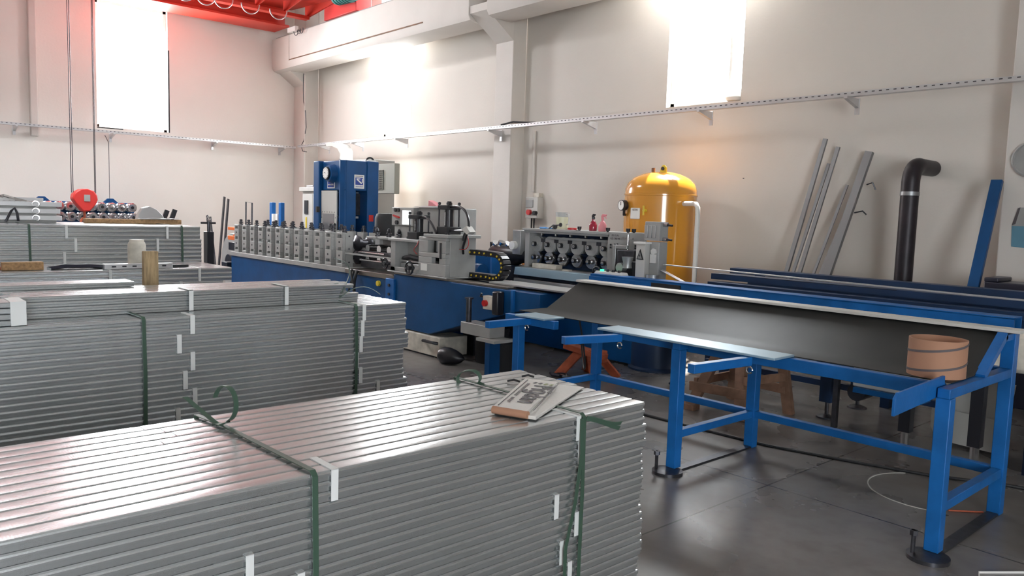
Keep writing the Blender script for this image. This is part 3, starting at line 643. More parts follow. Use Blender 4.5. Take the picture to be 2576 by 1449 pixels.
lb = B(PX1, PX1+0.008, 5.95, 6.12, 1.955, 2.16).build('logo_plate', WHITE, r)
B(PX1+0.008, PX1+0.011, 5.968, 6.10, 2.01, 2.12).build('logo_field', INKB, lb)
MB().bar((PX1+0.012, 5.99, 2.095), (PX1+0.012, 6.075, 2.03), 0.02, 0.004, (1, 0, 0)).bar((PX1+0.012, 5.985, 2.10), (PX1+0.012, 6.05, 2.10), 0.012, 0.004, (1, 0, 0)).bar((PX1+0.012, 6.085, 2.105), (PX1+0.012, 6.085, 2.045), 0.014, 0.004, (1, 0, 0)).build('arrow_mark', WHITE, lb)
text('logo_text', 'normaltek', 0.03, (PX1+0.0095, 6.035, 1.985), (0, 1, 0), (0, 0, 1), INKB, lb)
B(PX1+0.008, PX1+0.011, 5.968, 6.10, 2.135, 2.145).build('logo_line', INK, lb)
gd = B(-10.935, -10.45, PY0-0.03, PY0-0.01, 0.85, 1.915).build('front_guard', GREYL, r, 0.004)
B(-10.88, -10.52, PY0-0.036, PY0-0.03, 0.9, 1.56).build('guard_pane', SMOKE, gd)
m = MB()
for i in range(6): m.cyl((-10.89+i*0.075, PY0-0.034, 1.585), (-10.89+i*0.075, PY0-0.03, 1.585), 0.007, 8)
for i in range(3):
    for xx in (-10.91, -10.48): m.cyl((xx, PY0-0.034, 1.1+i*0.2), (xx, PY0-0.03, 1.1+i*0.2), 0.007, 8)
m.build('guard_screws', DSTEEL, gd)
MB().cbox((-10.95, PY0-0.08, 1.62), (0.04, 0.05, 0.09)).build('latch', BLACK, gd)
MB().tube([(-10.50, PY0-0.04, 1.15), (-10.52, PY0-0.07, 1.25), (-10.51, PY0-0.06, 1.36), (-10.46, PY0-0.05, 1.41)], 0.02).build('guard_handle', BLACK, gd)
B(-10.9, -10.44, 5.99, 6.17, 1.55, 1.88).build('press_ram', DSTEEL, r)
MB().box(-10.9, -10.40, 6.0, 6.12, 1.885, 1.9).box(-10.9, -10.40, 6.0, 6.12, 1.5, 1.53).build('ram_plates', GREYL, r)
B(-10.9, -10.42, 5.99, 6.04, 0.9, 1.44).build('copper_hose_panel', AMBER, r)
B(PX1+0.02, PX1+0.026, 6.20, 6.28, 1.46, 1.56).build('warning_sticker', RED, r)
MB().tube(arc((-10.33, 6.27, 2.38), 0.055, 0, PI, 12, (0.3, 1, 0), (0, 0, 1)), 0.014).build('lifting_eye', BLACK, r)
MB().tube([(-11.0, 6.2, 2.375), (-10.97, 6.1, 2.42), (-10.93, 6.1, 2.40), (-10.86, 6.05, 2.375)], 0.012).build('top_hose', DSTEEL, r)
solo(B(-10.24, -10.14, 6.2, 6.45, 2.36, 2.385) if False else B(-10.68, -10.48, 6.34, 6.48, 2.3755, 2.40), 'paper_sheet', WHITE, 'white paper lying on the right top edge of the blue press', 'paper')
r.location = (-11.0, 6.33, 0)
# cabinets around the press
r = thing('tall_cabinet', 'tall narrow light grey electrical cabinet left of the blue press', 'cabinet', (-13.6, 7.2, 0))
B(-14.06, -13.0, 7.05, 7.6, 0.0, 1.95).build('body', GREYL, r, 0.01); B(-14.1, -12.98, 7.0, 7.62, 1.951, 2.03).build('cornice', GREYL, r, 0.006)
B(-13.985, -13.62, 7.035, 7.049, 0.1, 1.90).build('door', GREYL, r, 0.004); B(-13.61, -13.10, 7.035, 7.049, 0.1, 1.90).build('door', GREYL, r, 0.004)
B(-13.93, -13.79, 7.02, 7.034, 1.52, 1.78).build('glass_inset', BLACK, r); B(-13.89, -13.84, 7.028, 7.034, 1.25, 1.46).build('yellow_label', YEL, r)
MB().cyl((-13.64, 7.0, 1.25), (-13.64, 7.04, 1.25), 0.02).build('lock', STEEL, r)
solo(MB().box(-14.0, -13.55, 7.1, 7.4, 2.031, 2.045).box(-13.95, -13.7, 7.08, 7.3, 2.046, 2.075), 'metal_scraps', GALVT, 'small shiny metal scraps on top of the tall grey cabinet', 'metal scraps')
r = thing('vented_cabinet', 'light grey cabinet with black vents standing behind the left of the blue press', 'cabinet', (-13.2, 7.9, 0))
B(-13.75, -12.75, 7.72, 8.3, 0, 2.58).build('body', GREYL, r, 0.01)
m = MB()
for z0 in (2.28, 1.98):
    for i in range(6): m.box(-13.52, -13.30, 7.712, 7.722, z0+i*0.035, z0+0.018+i*0.035)
m.build('vent_slots', BLACK, r)
r = thing('press_control_box', 'grey-beige box with meshed opening behind the right side of the blue press', 'box', (-11.0, 6.9, 0))
MB().box(-12.0, -10.76, 7.0, 7.10, 1.91, 2.40).box(-12.0, -11.8, 7.0, 7.1, 0, 1.91).build('body', OLIVE, r, 0.006)
B(-11.30, -11.09, 6.99, 7.0, 1.98, 2.30).build('opening', BLACK, r)
m = MB()
for i in range(6): m.box(-11.30+i*0.041, -11.292+i*0.041, 6.983, 6.99, 1.98, 2.30)
for i in range(10): m.box(-11.30, -11.09, 6.983, 6.99, 1.98+i*0.035, 1.987+i*0.035)
m.build('mesh', OLIVE, r)

# things standing in the back left corner behind the roll former
r = thing('blue_clamp_frame', 'upright blue U shaped steel frame behind the roll former', 'frame', (-14.2, 6.6, 0))
MB().box(-14.55, -14.43, 6.6, 6.68, 0, 1.72).box(-14.15, -14.05, 6.6, 6.68, 0, 1.72).box(-14.55, -14.05, 6.6, 6.68, 0, 0.2).build('side_posts', BLUEL, r, 0.01)
MB().box(-14.43, -14.36, 6.59, 6.66, 0.2, 1.5).box(-14.26, -14.18, 6.59, 6.66, 0.2, 1.5).build('white_bars', WHITE, r, 0.004)
solo(MB().tube([(-15.7, 6.6, 0), (-15.66, 6.6, 1.72), (-15.36, 6.6, 1.70), (-15.40, 6.6, 0)], 0.016), 'rod_stand', DSTEEL, 'thin dark bent rod frame standing left of the blue clamp frame', 'rod frame')
for k, (x, z, dx) in enumerate(((-15.9, 1.50, -0.42), (-15.75, 1.47, -0.38), (-15.35, 1.88, 0.32), (-15.15, 1.84, 0.30))):
    solo(MB().bar((x-dx*0.6, 5.95, 0.0), (x+dx*0.5, 5.95+0.02, z-0.08), 0.07, 0.02, (0, 1, 0)), 'leaning_bar', DSTEEL, 'dark flat steel bar behind the left end of the roll former, %s of four' % ORD[k].replace('topmost', 'leftmost').replace('fourth', 'rightmost'), 'steel bar', 'dark bars behind the roll former', org=(x, 5.95, 0))
r = thing('decoiler', 'grey round decoiler drum half hidden at the left end of the roll former', 'decoiler', (-13.9, 5.9, 0))
MB().cyl((-13.9, 5.6, 0.62), (-13.9, 5.95, 0.62), 0.52, 36).build('drum', GREYM, r, 0.01)
MB().cyl((-13.9, 5.52, 0.62), (-13.9, 5.6, 0.62), 0.14, 24).build('hub', DSTEEL, r); B(-14.2, -13.6, 5.65, 5.9, 0, 0.35).build('stand', DSTEEL, r)

# ================================================================= BLUE ROLL FORMING MACHINE
r = thing('roll_forming_machine', 'long blue roll forming machine with a row of grey stands', 'machine', (-9.5, 5.5, 0))
MB().box(-13.0, -9.15, 5.22, 5.80, 0.02, 0.80).box(-9.68, -7.97, 5.80, 6.25, 0.02, 0.86).box(-9.15, -7.97, 5.22, 5.80, 0.02, 0.80).build('base', BLUE, r, 0.01)
MB().prism([(-7.95, 0.88), (-7.95, 0.245), (-7.2, 0.245), (-5.77, 0.66), (-5.77, 0.88)], 'y', 5.18, 5.85).build('end_beam', BLUE, r, 0.01)
MB().prism([(-5.765, 0.88), (-5.765, 0.66), (-5.40, 0.74), (-5.40, 0.88)], 'y', 5.19, 5.80).build('beam_nose', BLUE, r, 0.008)
B(-5.79, -5.755, 5.16, 5.20, 0.66, 0.885).build('nose_flange', BLUEL, r, 0.004)
B(-8.08, -7.90, 5.15, 5.215, 0.45, 0.82).build('coupling_plate', BLUEL, r, 0.006)
m = MB()
for i in range(3): m.cyl((-7.99, 5.135, 0.52+i*0.11), (-7.99, 5.15, 0.52+i*0.11), 0.018, 10)
m.build('coupling_bolts', DSTEEL, r)
MB().cyl((-8.33, 5.19, 0.73), (-8.33, 5.22, 0.73), 0.035, 12).build('brass_plug', YEL, r)
for x in (-12.6, -11.2, -9.8, -8.4): B(x-0.12, x+0.12, 5.3, 5.9, 0, 0.02).build('foot', DSTEEL, r)
for x in (-7.82, -7.0): B(x-0.1, x+0.1, 5.6, 5.8, 0, 0.28).build('foot', DSTEEL, r)
B(-13.0, -9.15, 5.20, 5.82, 0.80, 0.868).build('deck', GREYM, r, 0.006)
B(-9.15, -7.97, 5.20, 5.82, 0.80, 0.86).build('rear_deck', BRNST, r, 0.004)
MB().box(-7.95, -5.88, 5.19, 5.32, 0.88, 0.905).box(-7.95, -5.45, 5.62, 5.75, 0.88, 0.905).build('guide_rail', BRNST, r, 0.003)
B(-7.95, -5.5, 5.32, 5.62, 0.881, 0.888).build('rail_bed', DSTEEL, r)
B(-6.3, -5.05, 5.30, 5.62, 0.906, 0.925).build('outfeed_plate', SHEETL, r, 0.003)
# stand prototype built once, repeated twelve times
ST = MB()
def plate_cut(x0, x1, y0, y1, z0, z1, cuts):
    m = MB(); zc = z0
    for (a, b_, c0, c1) in cuts:
        m.box(x0, x1, y0, y1, zc, c0); m.box(x0, a, y0, y1, c0, c1); m.box(b_, x1, y0, y1, c0, c1); zc = c1
    return m.box(x0, x1, y0, y1, zc, z1)
fp = plate_cut(-0.085, 0.085, 0, 0.05, 0, 0.46, [(-0.05, 0.05, 0.045, 0.085), (-0.045, 0.045, 0.215, 0.26), (-0.05, 0.05, 0.385, 0.43)])
tmp = fp.build('stand_plate', GREYM); SP = tmp.data; bpy.data.objects.remove(tmp)
m = MB().box(-0.075, 0.075, 0.05, 0.16, 0, 0.455).box(0.075, 0.086, 0.05, 0.16, 0.0, 0.44); tmp = m.build('bearing_block', GREYM); SB = tmp.data; bpy.data.objects.remove(tmp)
m = MB()
for z, r_ in ((0.12, 0.055), (0.31, 0.06)): m.lathe((0, 0.165, z), [(r_*0.4, 0), (r_*0.5, 0.06), (r_*1.7, 0.10), (r_*1.7, 0.14), (r_, 0.16), (r_, 0.26), (r_*1.7, 0.28), (r_*1.6, 0.31), (r_*0.5, 0.33), (r_*0.4, 0.34)], (0, 1, 0), 18)
tmp = m.build('roll_pair', DSTEEL); SR = tmp.data; bpy.data.objects.remove(tmp)
m = MB()
if True: m.lathe((0, 0, 0.455), [(0.035, 0), (0.035, 0.02), (0.016, 0.021), (0.016, 0.034), (0.036, 0.035), (0.036, 0.05), (0.018, 0.052), (0.018, 0.062), (0.026, 0.063), (0.022, 0.09), (0.010, 0.092), (0.001, 0.094)], n=12)
tmp = m.build('adjusting_screw', DSTEEL); SS = tmp.data; bpy.data.objects.remove(tmp)
m = MB()
for z in (0.15, 0.33): m.cyl((0.0, -0.006, z), (0.0, 0.001, z), 0.013, 10)
for z in (0.06, 0.24, 0.41): m.cyl((0.086, 0.1, z), (0.092, 0.1, z), 0.012, 8)
tmp = m.build('stand_bolts', DSTEEL); SBL = tmp.data; bpy.data.objects.remove(tmp)
m = MB().box(-0.085, 0.085, 0.505, 0.575, 0, 0.455); tmp = m.build('rear_plate', GREYM); SQ = tmp.data; bpy.data.objects.remove(tmp)
for i in range(12):
    x = -12.78+i*0.3127
    o = bpy.data.objects.new('roll_stand', SP); COL.objects.link(o); o.parent = r; o.location = Vector((x, 5.22, 0.868))-ORG[r.name]
    b_ = o.modifiers.new('bevel', 'BEVEL'); b_.width = 0.004; b_.limit_method = 'ANGLE'
    for nm, dt in (('bearing_block', SB), ('roll_pair', SR), ('adjusting_screw', SS), ('adjusting_screw', SS), ('stand_bolts', SBL), ('rear_plate', SQ)):
        q = bpy.data.objects.new(nm, dt); COL.objects.link(q); q.parent = o
        if nm == 'adjusting_screw': q.location = (0, 0.08, 0) if q.name.endswith('w') or int(q.name[-3:]) % 2 == 0 else (0.03, 0.54, 0)
# straightening section right of the stands
for i, x in enumerate((-9.0, -8.72, -8.48)):
    m = MB().box(x-0.10, x+0.10, 5.75, 5.85, 0.87, 1.26).box(x-0.12, x+0.12, 5.5, 5.95, 1.26, 1.29); m.build('straightener_frame', GREYM, r, 0.004)
    MB().lathe((x, 5.6, 1.29), [(0.035, 0), (0.035, 0.02), (0.016, 0.022), (0.016, 0.036), (0.038, 0.038), (0.038, 0.055), (0.018, 0.057), (0.026, 0.075), (0.015, 0.11), (0.001, 0.115)], n=12).build('adjusting_screw', DSTEEL, r)
    MB().cyl((x, 5.45, 1.13), (x, 5.75, 1.13), 0.05, 16).cyl((x, 5.45, 0.99), (x, 5.75, 0.99), 0.045, 16).build('straightener_roll', STEEL, r)
MB().box(-9.14, -8.36, 5.44, 5.47, 1.02, 1.10).box(-9.14, -8.36, 5.44, 5.47, 0.88, 0.97).build('dark_side_bars', DSTEEL, r)
MB().cyl((-9.14, 5.40, 1.075), (-8.5, 5.40, 1.075), 0.012).cyl((-9.1, 5.40, 0.975), (-8.5, 5.40, 0.975), 0.012).build('tie_rods', STEEL, r)
MB().bar((-9.3, 5.28, 1.055), (-7.45, 5.26, 1.045), 0.05, 0.018).build('formed_strip', SHEETL, r)
MB().box(-13.35, -12.9, 5.3, 5.38, 1.22, 1.27).box(-13.35, -12.9, 5.3, 5.38, 1.05, 1.12).bar((-13.2, 5.34, 1.08), (-12.9, 5.34, 1.25), 0.05).build('entry_guide', ORANGE, r, 0.005)
B(-13.2, -12.92, 5.25, 5.45, 0.88, 1.02).build('entry_block', BLACK, r, 0.01); B(-13.25, -13.02, 5.15, 5.3, 0.55, 0.68).build('entry_foot', BLACK, r, 0.01)
# drive motor + control desk
m = thing('electric_motor', 'upright dark electric motor between the stands and the control desk', 'motor', (-8.75, 5.92, 0.86)); q = m
MB().lathe((-9.42, 6.02, 0.861), [(0.13, 0), (0.13, 0.42), (0.17, 0.44), (0.17, 0.66), (0.14, 0.70), (0.001, 0.70)], n=26).build('housing', GREYM, q)
MB().lathe((-9.42, 6.02, 1.29), [(0.175, 0), (0.175, 0.24), (0.15, 0.30), (0.001, 0.31)], n=26).build('fan_cowl', RUBBER, q)
MB().tube([(-8.62, 5.98, 1.25), (-8.58, 5.9, 1.33), (-8.53, 5.9, 1.42), (-8.5, 5.95, 1.47)], 0.045).build('cable_boot', GREYL, q)
MB().cyl((-8.62, 5.86, 1.22), (-8.62, 5.80, 1.20), 0.07, 18).build('selector_disc', GREYL, q); MB().cyl((-8.62, 5.80, 1.20), (-8.62, 5.79, 1.198), 0.035, 14).build('red_mark', RED, q)
q = thing('control_desk', 'grey control desk with lit screen and buttons on the roll forming machine', 'control desk', (-8.2, 5.8, 0.86))
B(-8.62, -8.20, 5.62, 5.95, 0.861, 1.45).build('pedestal', GREYM, q, 0.008); B(-8.66, -8.16, 5.60, 5.98, 1.45, 1.685).build('console', GREYM, q, 0.008)
B(-8.40, -8.22, 5.592, 5.60, 1.47, 1.645).build('screen', SCREEN, q)
MB().cyl((-8.56, 5.58, 1.65), (-8.56, 5.60, 1.65), 0.025, 14).cyl((-8.49, 5.58, 1.65), (-8.49, 5.60, 1.65), 0.025, 14).cyl((-8.52, 5.575, 1.49), (-8.52, 5.60, 1.49), 0.028, 14).build('buttons', BLACK, q)
MB().bar((-8.60, 5.59, 1.58), (-8.47, 5.59, 1.555), 0.03, 0.02).build('red_switch', RED, q)
B(-8.15, -7.40, 5.66, 6.0, 1.30, 1.69).build('cabinet', GREYM, q, 0.008); B(-8.0, -7.5, 5.75, 5.95, 0.861, 1.30).build('cabinet_stand', GREYM, q)
solo(MB().prism([(-8.02, 1.6905), (-7.80, 1.6905), (-7.93, 1.76), (-8.02, 1.785)], 'y', 5.72, 5.80), 'red_glove', PINK, 'small pinkish red rag lying on top of the grey control desk', 'rag', bevel=0.006)
solo(MB().box(-8.2, -7.75, 5.63, 5.7, 1.6905, 1.70).box(-8.15, -7.6, 5.7, 5.71, 1.6905, 1.712).box(-7.7, -7.45, 5.7, 5.78, 1.6905, 1.705), 'hand_tools', GALVT, 'small shiny tools scattered on the grey control desk', 'tools')
# flying shear carriage
q = thing('shear_carriage', 'grey shear carriage with two black hydraulic cylinders on the machine rail', 'machine carriage', (-7.4, 5.4, 0.905))
MB().box(-8.02, -7.92, 5.18, 5.60, 0.92, 1.28).box(-7.92, -7.45, 5.36, 5.60, 0.92, 1.28).box(-8.02, -7.45, 5.18, 5.24, 0.92, 0.97).build('left_frame', GREYM, q, 0.006)
B(-8.05, -7.42, 5.16, 5.62, 1.28, 1.312).build('left_top_plate', SHEETL, q, 0.004)
m = plate_cut(-7.42, -6.90, 5.17, 5.23, 0.92, 1.355, [(-7.16, -7.02, 1.06, 1.13), (-7.24, -7.05, 1.18, 1.32)])
m.box(-7.42, -7.34, 5.23, 5.6, 0.92, 1.355).box(-6.98, -6.90, 5.23, 5.6, 0.92, 1.355).box(-7.34, -6.98, 5.52, 5.6, 0.92, 1.355); m.build('right_frame', GREYM, q, 0.006)
B(-7.30, -6.84, 5.15, 5.62, 1.356, 1.392).build('right_top_plate', GREYM, q, 0.004)
B(-7.24, -7.05, 5.26, 5.5, 1.08, 1.34).build('blade_holder', STEEL, q, 0.004); B(-8.05, -6.85, 5.15, 5.64, 0.9055, 0.921).build('sole_plate', SHEETL, q, 0.003)
B(-7.90, -7.5, 5.24, 5.34, 0.93, 1.02).build('lower_die', SHEETL, q, 0.01); MB().tube([(-7.88, 5.28, 1.07), (-7.7, 5.25, 1.10), (-7.55, 5.28, 1.08)], 0.03).build('black_sleeve', RUBBER, q)
B(-7.36, -7.24, 5.162, 5.168, 1.0-0.03, 1.05).build('white_label', WHITE, q)
B(-7.00, -6.975, 5.16, 5.17, 1.12, 1.30).build('slot', BLACK, q)
m = MB()
for x, z in ((-7.84, 1.335), (-7.79, 1.335), (-7.55, 1.335), (-7.5, 1.335)): m.cyl((x, 5.3, 1.312), (x, 5.3, z), 0.013, 8)
for x in (-7.28, -7.0, -6.95): m.cyl((x, 5.25, 1.392), (x, 5.25, 1.415), 0.014, 8)
m.build('cap_bolts', BLACK, q)
for nm, x, z0, z1, yy in (('left_cylinder', -7.72, 1.312, 1.60, 5.38), ('right_cylinder', -7.13, 1.392, 1.72, 5.38)):
    c = MB().cyl((x, yy, z0), (x, yy, z1), 0.052, 20).build(nm, BLACK, q)
    B(x-0.10, x+0.10, yy-0.10, yy+0.10, z0, z0+0.085).build('end_block', RUBBER, c, 0.006); B(x-0.095, x+0.095, yy-0.095, yy+0.095, z1-0.05, z1).build('end_block', RUBBER, c, 0.006)
    t = MB()
    for sx in (-1, 1):
        for sy in (-1, 1): t.cyl((x+sx*0.08, yy+sy*0.08, z0), (x+sx*0.08, yy+sy*0.08, z1+0.035), 0.010, 8)
    t.build('tie_rods', DSTEEL, c); MB().cyl((x-0.005, yy-0.053, z0+0.1), (x-0.005, yy-0.053, z1-0.08), 0.006, 6).build('position_rod', STEEL, c)
    t = MB()
    for sx in (-1, 1):
        for sy in (-1, 1): t.cyl((x+sx*0.08, yy+sy*0.08, z1+0.005), (x+sx*0.08, yy+sy*0.08, z1+0.03), 0.018, 6)
    t.cyl((x, yy, z1), (x, yy, z1+0.045), 0.025, 10).build('nuts', BLACK, c)
MB().tube(bez((-7.62, 5.33, 1.575), (-7.40, 5.3, 1.60), (-7.30, 5.28, 1.48), (-7.20, 5.26, 1.40)), 0.014).build('hydraulic_hose', BLACK, q)
MB().tube(bez((-7.62, 5.33, 1.35), (-7.45, 5.3, 1.37), (-7.36, 5.28, 1.38), (-7.25, 5.26, 1.375)), 0.012).build('hydraulic_hose', BLACK, q)
MB().tube(bez((-7.04, 5.33, 1.70), (-6.80, 5.30, 1.73), (-6.62, 5.27, 1.68), (-6.60, 5.25, 1.47)), 0.014).build('hydraulic_hose', BLACK, q)
MB().tube([(-7.03, 5.33, 1.435), (-6.8, 5.28, 1.445), (-6.60, 5.25, 1.45)], 0.013).build('hydraulic_hose', BLACK, q)
MB().tube([(-6.62, 5.25, 1.44), (-6.68, 5.27, 1.36), (-6.76, 5.3, 1.26), (-6.80, 5.34, 1.19)], 0.014).tube([(-6.64, 5.25, 1.44), (-6.74, 5.3, 1.40), (-6.83, 5.36, 1.34)], 0.014).build('hydraulic_hose', BLACK, q)
MB().prism([(-6.68, 1.46), (-6.60, 1.50), (-6.53, 1.44), (-6.58, 1.41)], 'y', 5.21, 5.29).build('hose_clamp', GREYL, q)
MB().tube(bez((-6.74, 5.33, 1.42), (-6.62, 5.3, 1.3), (-6.66, 5.3, 1.22), (-6.82, 5.3, 1.24)), 0.004, 6).tube(bez((-7.4, 5.15, 1.3), (-7.34, 5.1, 1.22), (-7.5, 5.1, 1.22), (-7.42, 5.15, 1.15)), 0.004, 6).build('red_wire', RED, q)
def handwheel(x, y, z, rad, par):
    w = MB().tube(arc((x, y, z), rad, 0, 2*PI, 22, (1, 0, 0), (0, 0, 1)), rad*0.17, 8).build('handwheel', BLACK, par)
    m = MB()
    for i in range(3): m.bar((x, y, z), (x+rad*math.cos(i*2.094+0.5), y, z+rad*math.sin(i*2.094+0.5)), 0.018, 0.01, (0, 1, 0))
    m.cyl((x, y-0.02, z), (x, y+0.06, z), 0.024, 12).build('spokes', DSTEEL, w)
handwheel(-7.50, 5.10, 0.985, 0.072, q); handwheel(-8.05, 5.12, 1.0, 0.06, q)
# energy chain
q = thing('cable_chain', 'black drag chain bent into a U behind the shear carriage', 'cable chain', (-6.6, 5.55, 0.9))
pts = [(-7.1+i*0.085, 1.17) for i in range(7)]
pts += [(-6.50+0.155*math.sin(a)*1.1, 1.035+0.135*math.cos(a)) for a in [i*PI/9 for i in range(1, 10)]]
pts += [(-6.55-i*0.085, 0.90+0.012) for i in range(5)]
m = MB(); pn = MB()
for i in range(len(pts)-1):
    a, b_ = pts[i], pts[i+1]
    m.bar((a[0], 5.56, a[1]+0.03), (b_[0]+(b_[0]-a[0])*0.08, 5.56, b_[1]+0.03), 0.11, 0.062, (0, 0, 1) if abs(b_[0]-a[0]) > 0.02 else (1, 0, 0))
    pn.cyl(((a[0]+b_[0])/2, 5.495, (a[1]+b_[1])/2+0.03), ((a[0]+b_[0])/2, 5.503, (a[1]+b_[1])/2+0.03), 0.011, 10)
m.build('links', BLACK, q, 0.005); pn.build('yellow_pins', YEL, q)
q = thing('hydraulic_tank', 'bright blue hydraulic oil tank behind the black drag chain', 'tank', (-7.6, 6.4, 0))
B(-8.25, -7.50, 6.33, 6.6, 0.0, 1.13).build('tank_body', BLUEL, q, 0.02)
MB().cyl((-7.85, 6.2, 0.93), (-7.50, 6.2, 0.92), 0.09, 24).build('motor_body', BLUE, q); MB().box(-7.8, -7.55, 6.15, 6.329, 0.75, 0.85).build('motor_foot', BLUE, q)
# switch box, bracket and things under the blue beam
q = thing('switch_box', 'small cream switch box with red button on the blue beam', 'switch box', (-6.05, 5.15, 0.74))
B(-6.15, -6.0, 5.10, 5.179, 0.66, 0.80).build('box', WORN, q, 0.006); MB().cyl((-6.10, 5.07, 0.725), (-6.10, 5.10, 0.725), 0.033, 14).build('red_button', RED, q)
B(-5.985, -5.90, 5.08, 5.179, 0.62, 0.86).build('black_socket', BLACK, q, 0.015); MB().tube([(-6.16, 5.14, 0.78), (-6.19, 5.1, 0.79), (-6.17, 5.1, 0.82)], 0.012).build('lead', BLACK, q)
q = thing('support_bracket', 'grey bracket block with upright steel pin in front of the blue beam', 'bracket', (-6.1, 4.9, 0))
B(-6.32, -5.85, 4.95, 5.15, 0.40, 0.52).build('block', GREYM, q, 0.006); MB().cyl((-6.25, 5.0, 0.52), (-6.25, 5.0, 0.76), 0.03, 16).cyl((-6.25, 5.0, 0.76), (-6.25, 5.0, 0.775), 0.045, 16).build('pin', DSTEEL, q)
B(-5.95, -5.88, 4.98, 5.12, 0, 0.40).build('leg', BLUE, q); B(-6.0, -5.72, 4.9, 5.15, 0.37, 0.40).build('lip', GREYM, q)
q = thing('oil_tray_box', 'worn white metal box with black handle under the blue beam', 'box', (-7.3, 5.2, 0))
B(-7.75, -6.95, 5.15, 5.55, 0.015, 0.235).build('box', WORN, q, 0.008); MB().tube([(-7.22, 5.15, 0.17), (-7.20, 5.10, 0.18), (-7.0, 5.10, 0.18), (-6.98, 5.15, 0.17)], 0.018).build('handle', BLACK, q); B(-7.9, -7.1, 5.2, 5.5, 0, 0.014).build('blue_base', BLUE, q)
solo(MB().lathe((-6.52, 5.55, 0), [(0.17, 0), (0.18, 0.03), (0.19, 0.3), (0.20, 0.36), (0.19, 0.38), (0.001, 0.38)], n=30), 'black_bucket', RUBBER, 'black round bucket standing under the blue beam, the left one', 'bucket', org=(-6.52, 5.55, 0))
solo(MB().lathe((-6.12, 5.36, 0), [(0.15, 0), (0.16, 0.02), (0.17, 0.28), (0.18, 0.30), (0.001, 0.30)], n=30), 'black_bucket', RUBBER, 'black round bucket under the grey bracket block, the right one', 'bucket', org=(-6.12, 5.36, 0))
solo(MB().lathe((-6.78, 5.02, 0.095), [(0.001, 0), (0.06, 0.01), (0.093, 0.06), (0.095, 0.13), (0.08, 0.20), (0.05, 0.27), (0.001, 0.32)], (0.87, 0.42, -0.08), 28), 'black_float', BLACK, 'glossy black egg shaped plastic lump lying on the floor by the white box', 'plastic lump', org=(-6.7, 5.05, 0))
solo(MB().tube([(-8.9, 5.19, 0.84), (-8.87, 5.10, 0.6), (-8.8, 5.1, 0.3)], 0.012).tube(bez((-8.82, 5.19, 0.85), (-8.75, 5.08, 0.7), (-8.7, 5.06, 0.5), (-8.45, 5.05, 0.3)), 0.02).tube(bez((-8.95, 5.19, 0.85), (-8.8, 5.06, 0.86), (-8.7, 5.06, 0.75), (-8.6, 5.06, 0.4)), 0.015), 'hanging_cables', RUBBER, 'bunch of black cables hanging down the front of the blue machine', 'cable', org=(-8.8, 5.1, 0.85))

# ================================================================= GREY ROLL FORMER (second machine)
r = thing('grey_roll_former', 'grey roll former with two rows of round rolls in front of the ochre tank', 'machine', (-6.4, 7.0, 0))
MB().box(-7.36, -7.28, 6.78, 7.38, 0.98, 1.44).box(-7.36, -5.92, 7.30, 7.38, 0.98, 1.44).build('housing', GREYM, r, 0.005)
MB().box(-7.38, -5.92, 6.74, 7.40, 1.44, 1.47).box(-7.36, -5.92, 6.76, 6.79, 1.415, 1.44).build('top_plate', GREYM, r, 0.004)
B(-7.28, -5.94, 7.0, 7.04, 0.98, 1.42).build('bearing_wall', NAVY, r)
B(-7.0, -5.94, 6.84, 6.88, 1.345, 1.375).build('upper_rail', GREYM, r, 0.003)
B(-7.36, -5.92, 6.70, 7.38, 0.965, 0.979).build('drip_tray', SHEETL, r)
MB().prism([(6.70, 0.979), (6.62, 0.975), (6.60, 0.88), (6.70, 0.88)], 'x', -7.36, -5.6).build('tray_front', PALEB, r, 0.003)
B(-7.34, -5.4, 6.66, 7.36, 0.84, 0.875).build('dark_gap', BLACK, r)
MB().box(-7.38, -5.4, 6.62, 7.40, 0.62, 0.835).build('lower_cabinet', GREYM, r, 0.006)
MB().box(-7.34, -5.4, 6.66, 7.36, 0.03, 0.62).build('blue_base', BLUE, r, 0.01)
m = MB()
for i in range(7): m.cyl((-7.2+i*0.27, 6.61, 0.66), (-7.2+i*0.27, 6.62, 0.66), 0.012, 8)
m.build('cabinet_screws', DSTEEL, r)
m = MB().lathe((0, 0, 0), [(0.03, 0), (0.032, 0.03), (0.104, 0.032), (0.104, 0.055), (0.06, 0.06), (0.06, 0.10), (0.09, 0.11), (0.09, 0.18)], (0, 1, 0), 28); tmp = m.build('upper_roll', GREYM); U1 = tmp.data; bpy.data.objects.remove(tmp)
m = MB().lathe((0, 0, 0), [(0.025, 0), (0.028, 0.03), (0.080, 0.032), (0.088, 0.05), (0.088, 0.07), (0.05, 0.08), (0.05, 0.18)], (0, 1, 0), 28); tmp = m.build('lower_roll', STEEL); U2 = tmp.data; bpy.data.objects.remove(tmp)
m = MB().lathe((0, -0.03, 0), [(0.012, 0), (0.03, 0.001), (0.032, 0.035)], (0, 1, 0), 16); tmp = m.build('axle_end', BLACK); U3 = tmp.data; bpy.data.objects.remove(tmp)
m = MB().lathe((0, -0.033, 0), [(0.016, 0), (0.022, 0.001), (0.022, 0.006)], (0, 1, 0), 14); tmp = m.build('axle_ring', STEEL); U4 = tmp.data; bpy.data.objects.remove(tmp)
for i in range(6):
    x = -7.23+i*0.236
    for nm, dt, z in (('upper_roll', U1, 1.275), ('lower_roll', U2, 1.105)):
        o = bpy.data.objects.new(nm, dt); COL.objects.link(o); o.parent = r; o.location = Vector((x, 6.83, z))-ORG[r.name]
        for n2, d2 in (('axle_end', U3), ('axle_ring', U4)):
            q = bpy.data.objects.new(n2, d2); COL.objects.link(q); q.parent = o
for i in range(5): B(-7.15+i*0.236, -7.07+i*0.236, 6.86, 6.98, 1.30, 1.345).build('bearing_cap', DSTEEL, r, 0.004)

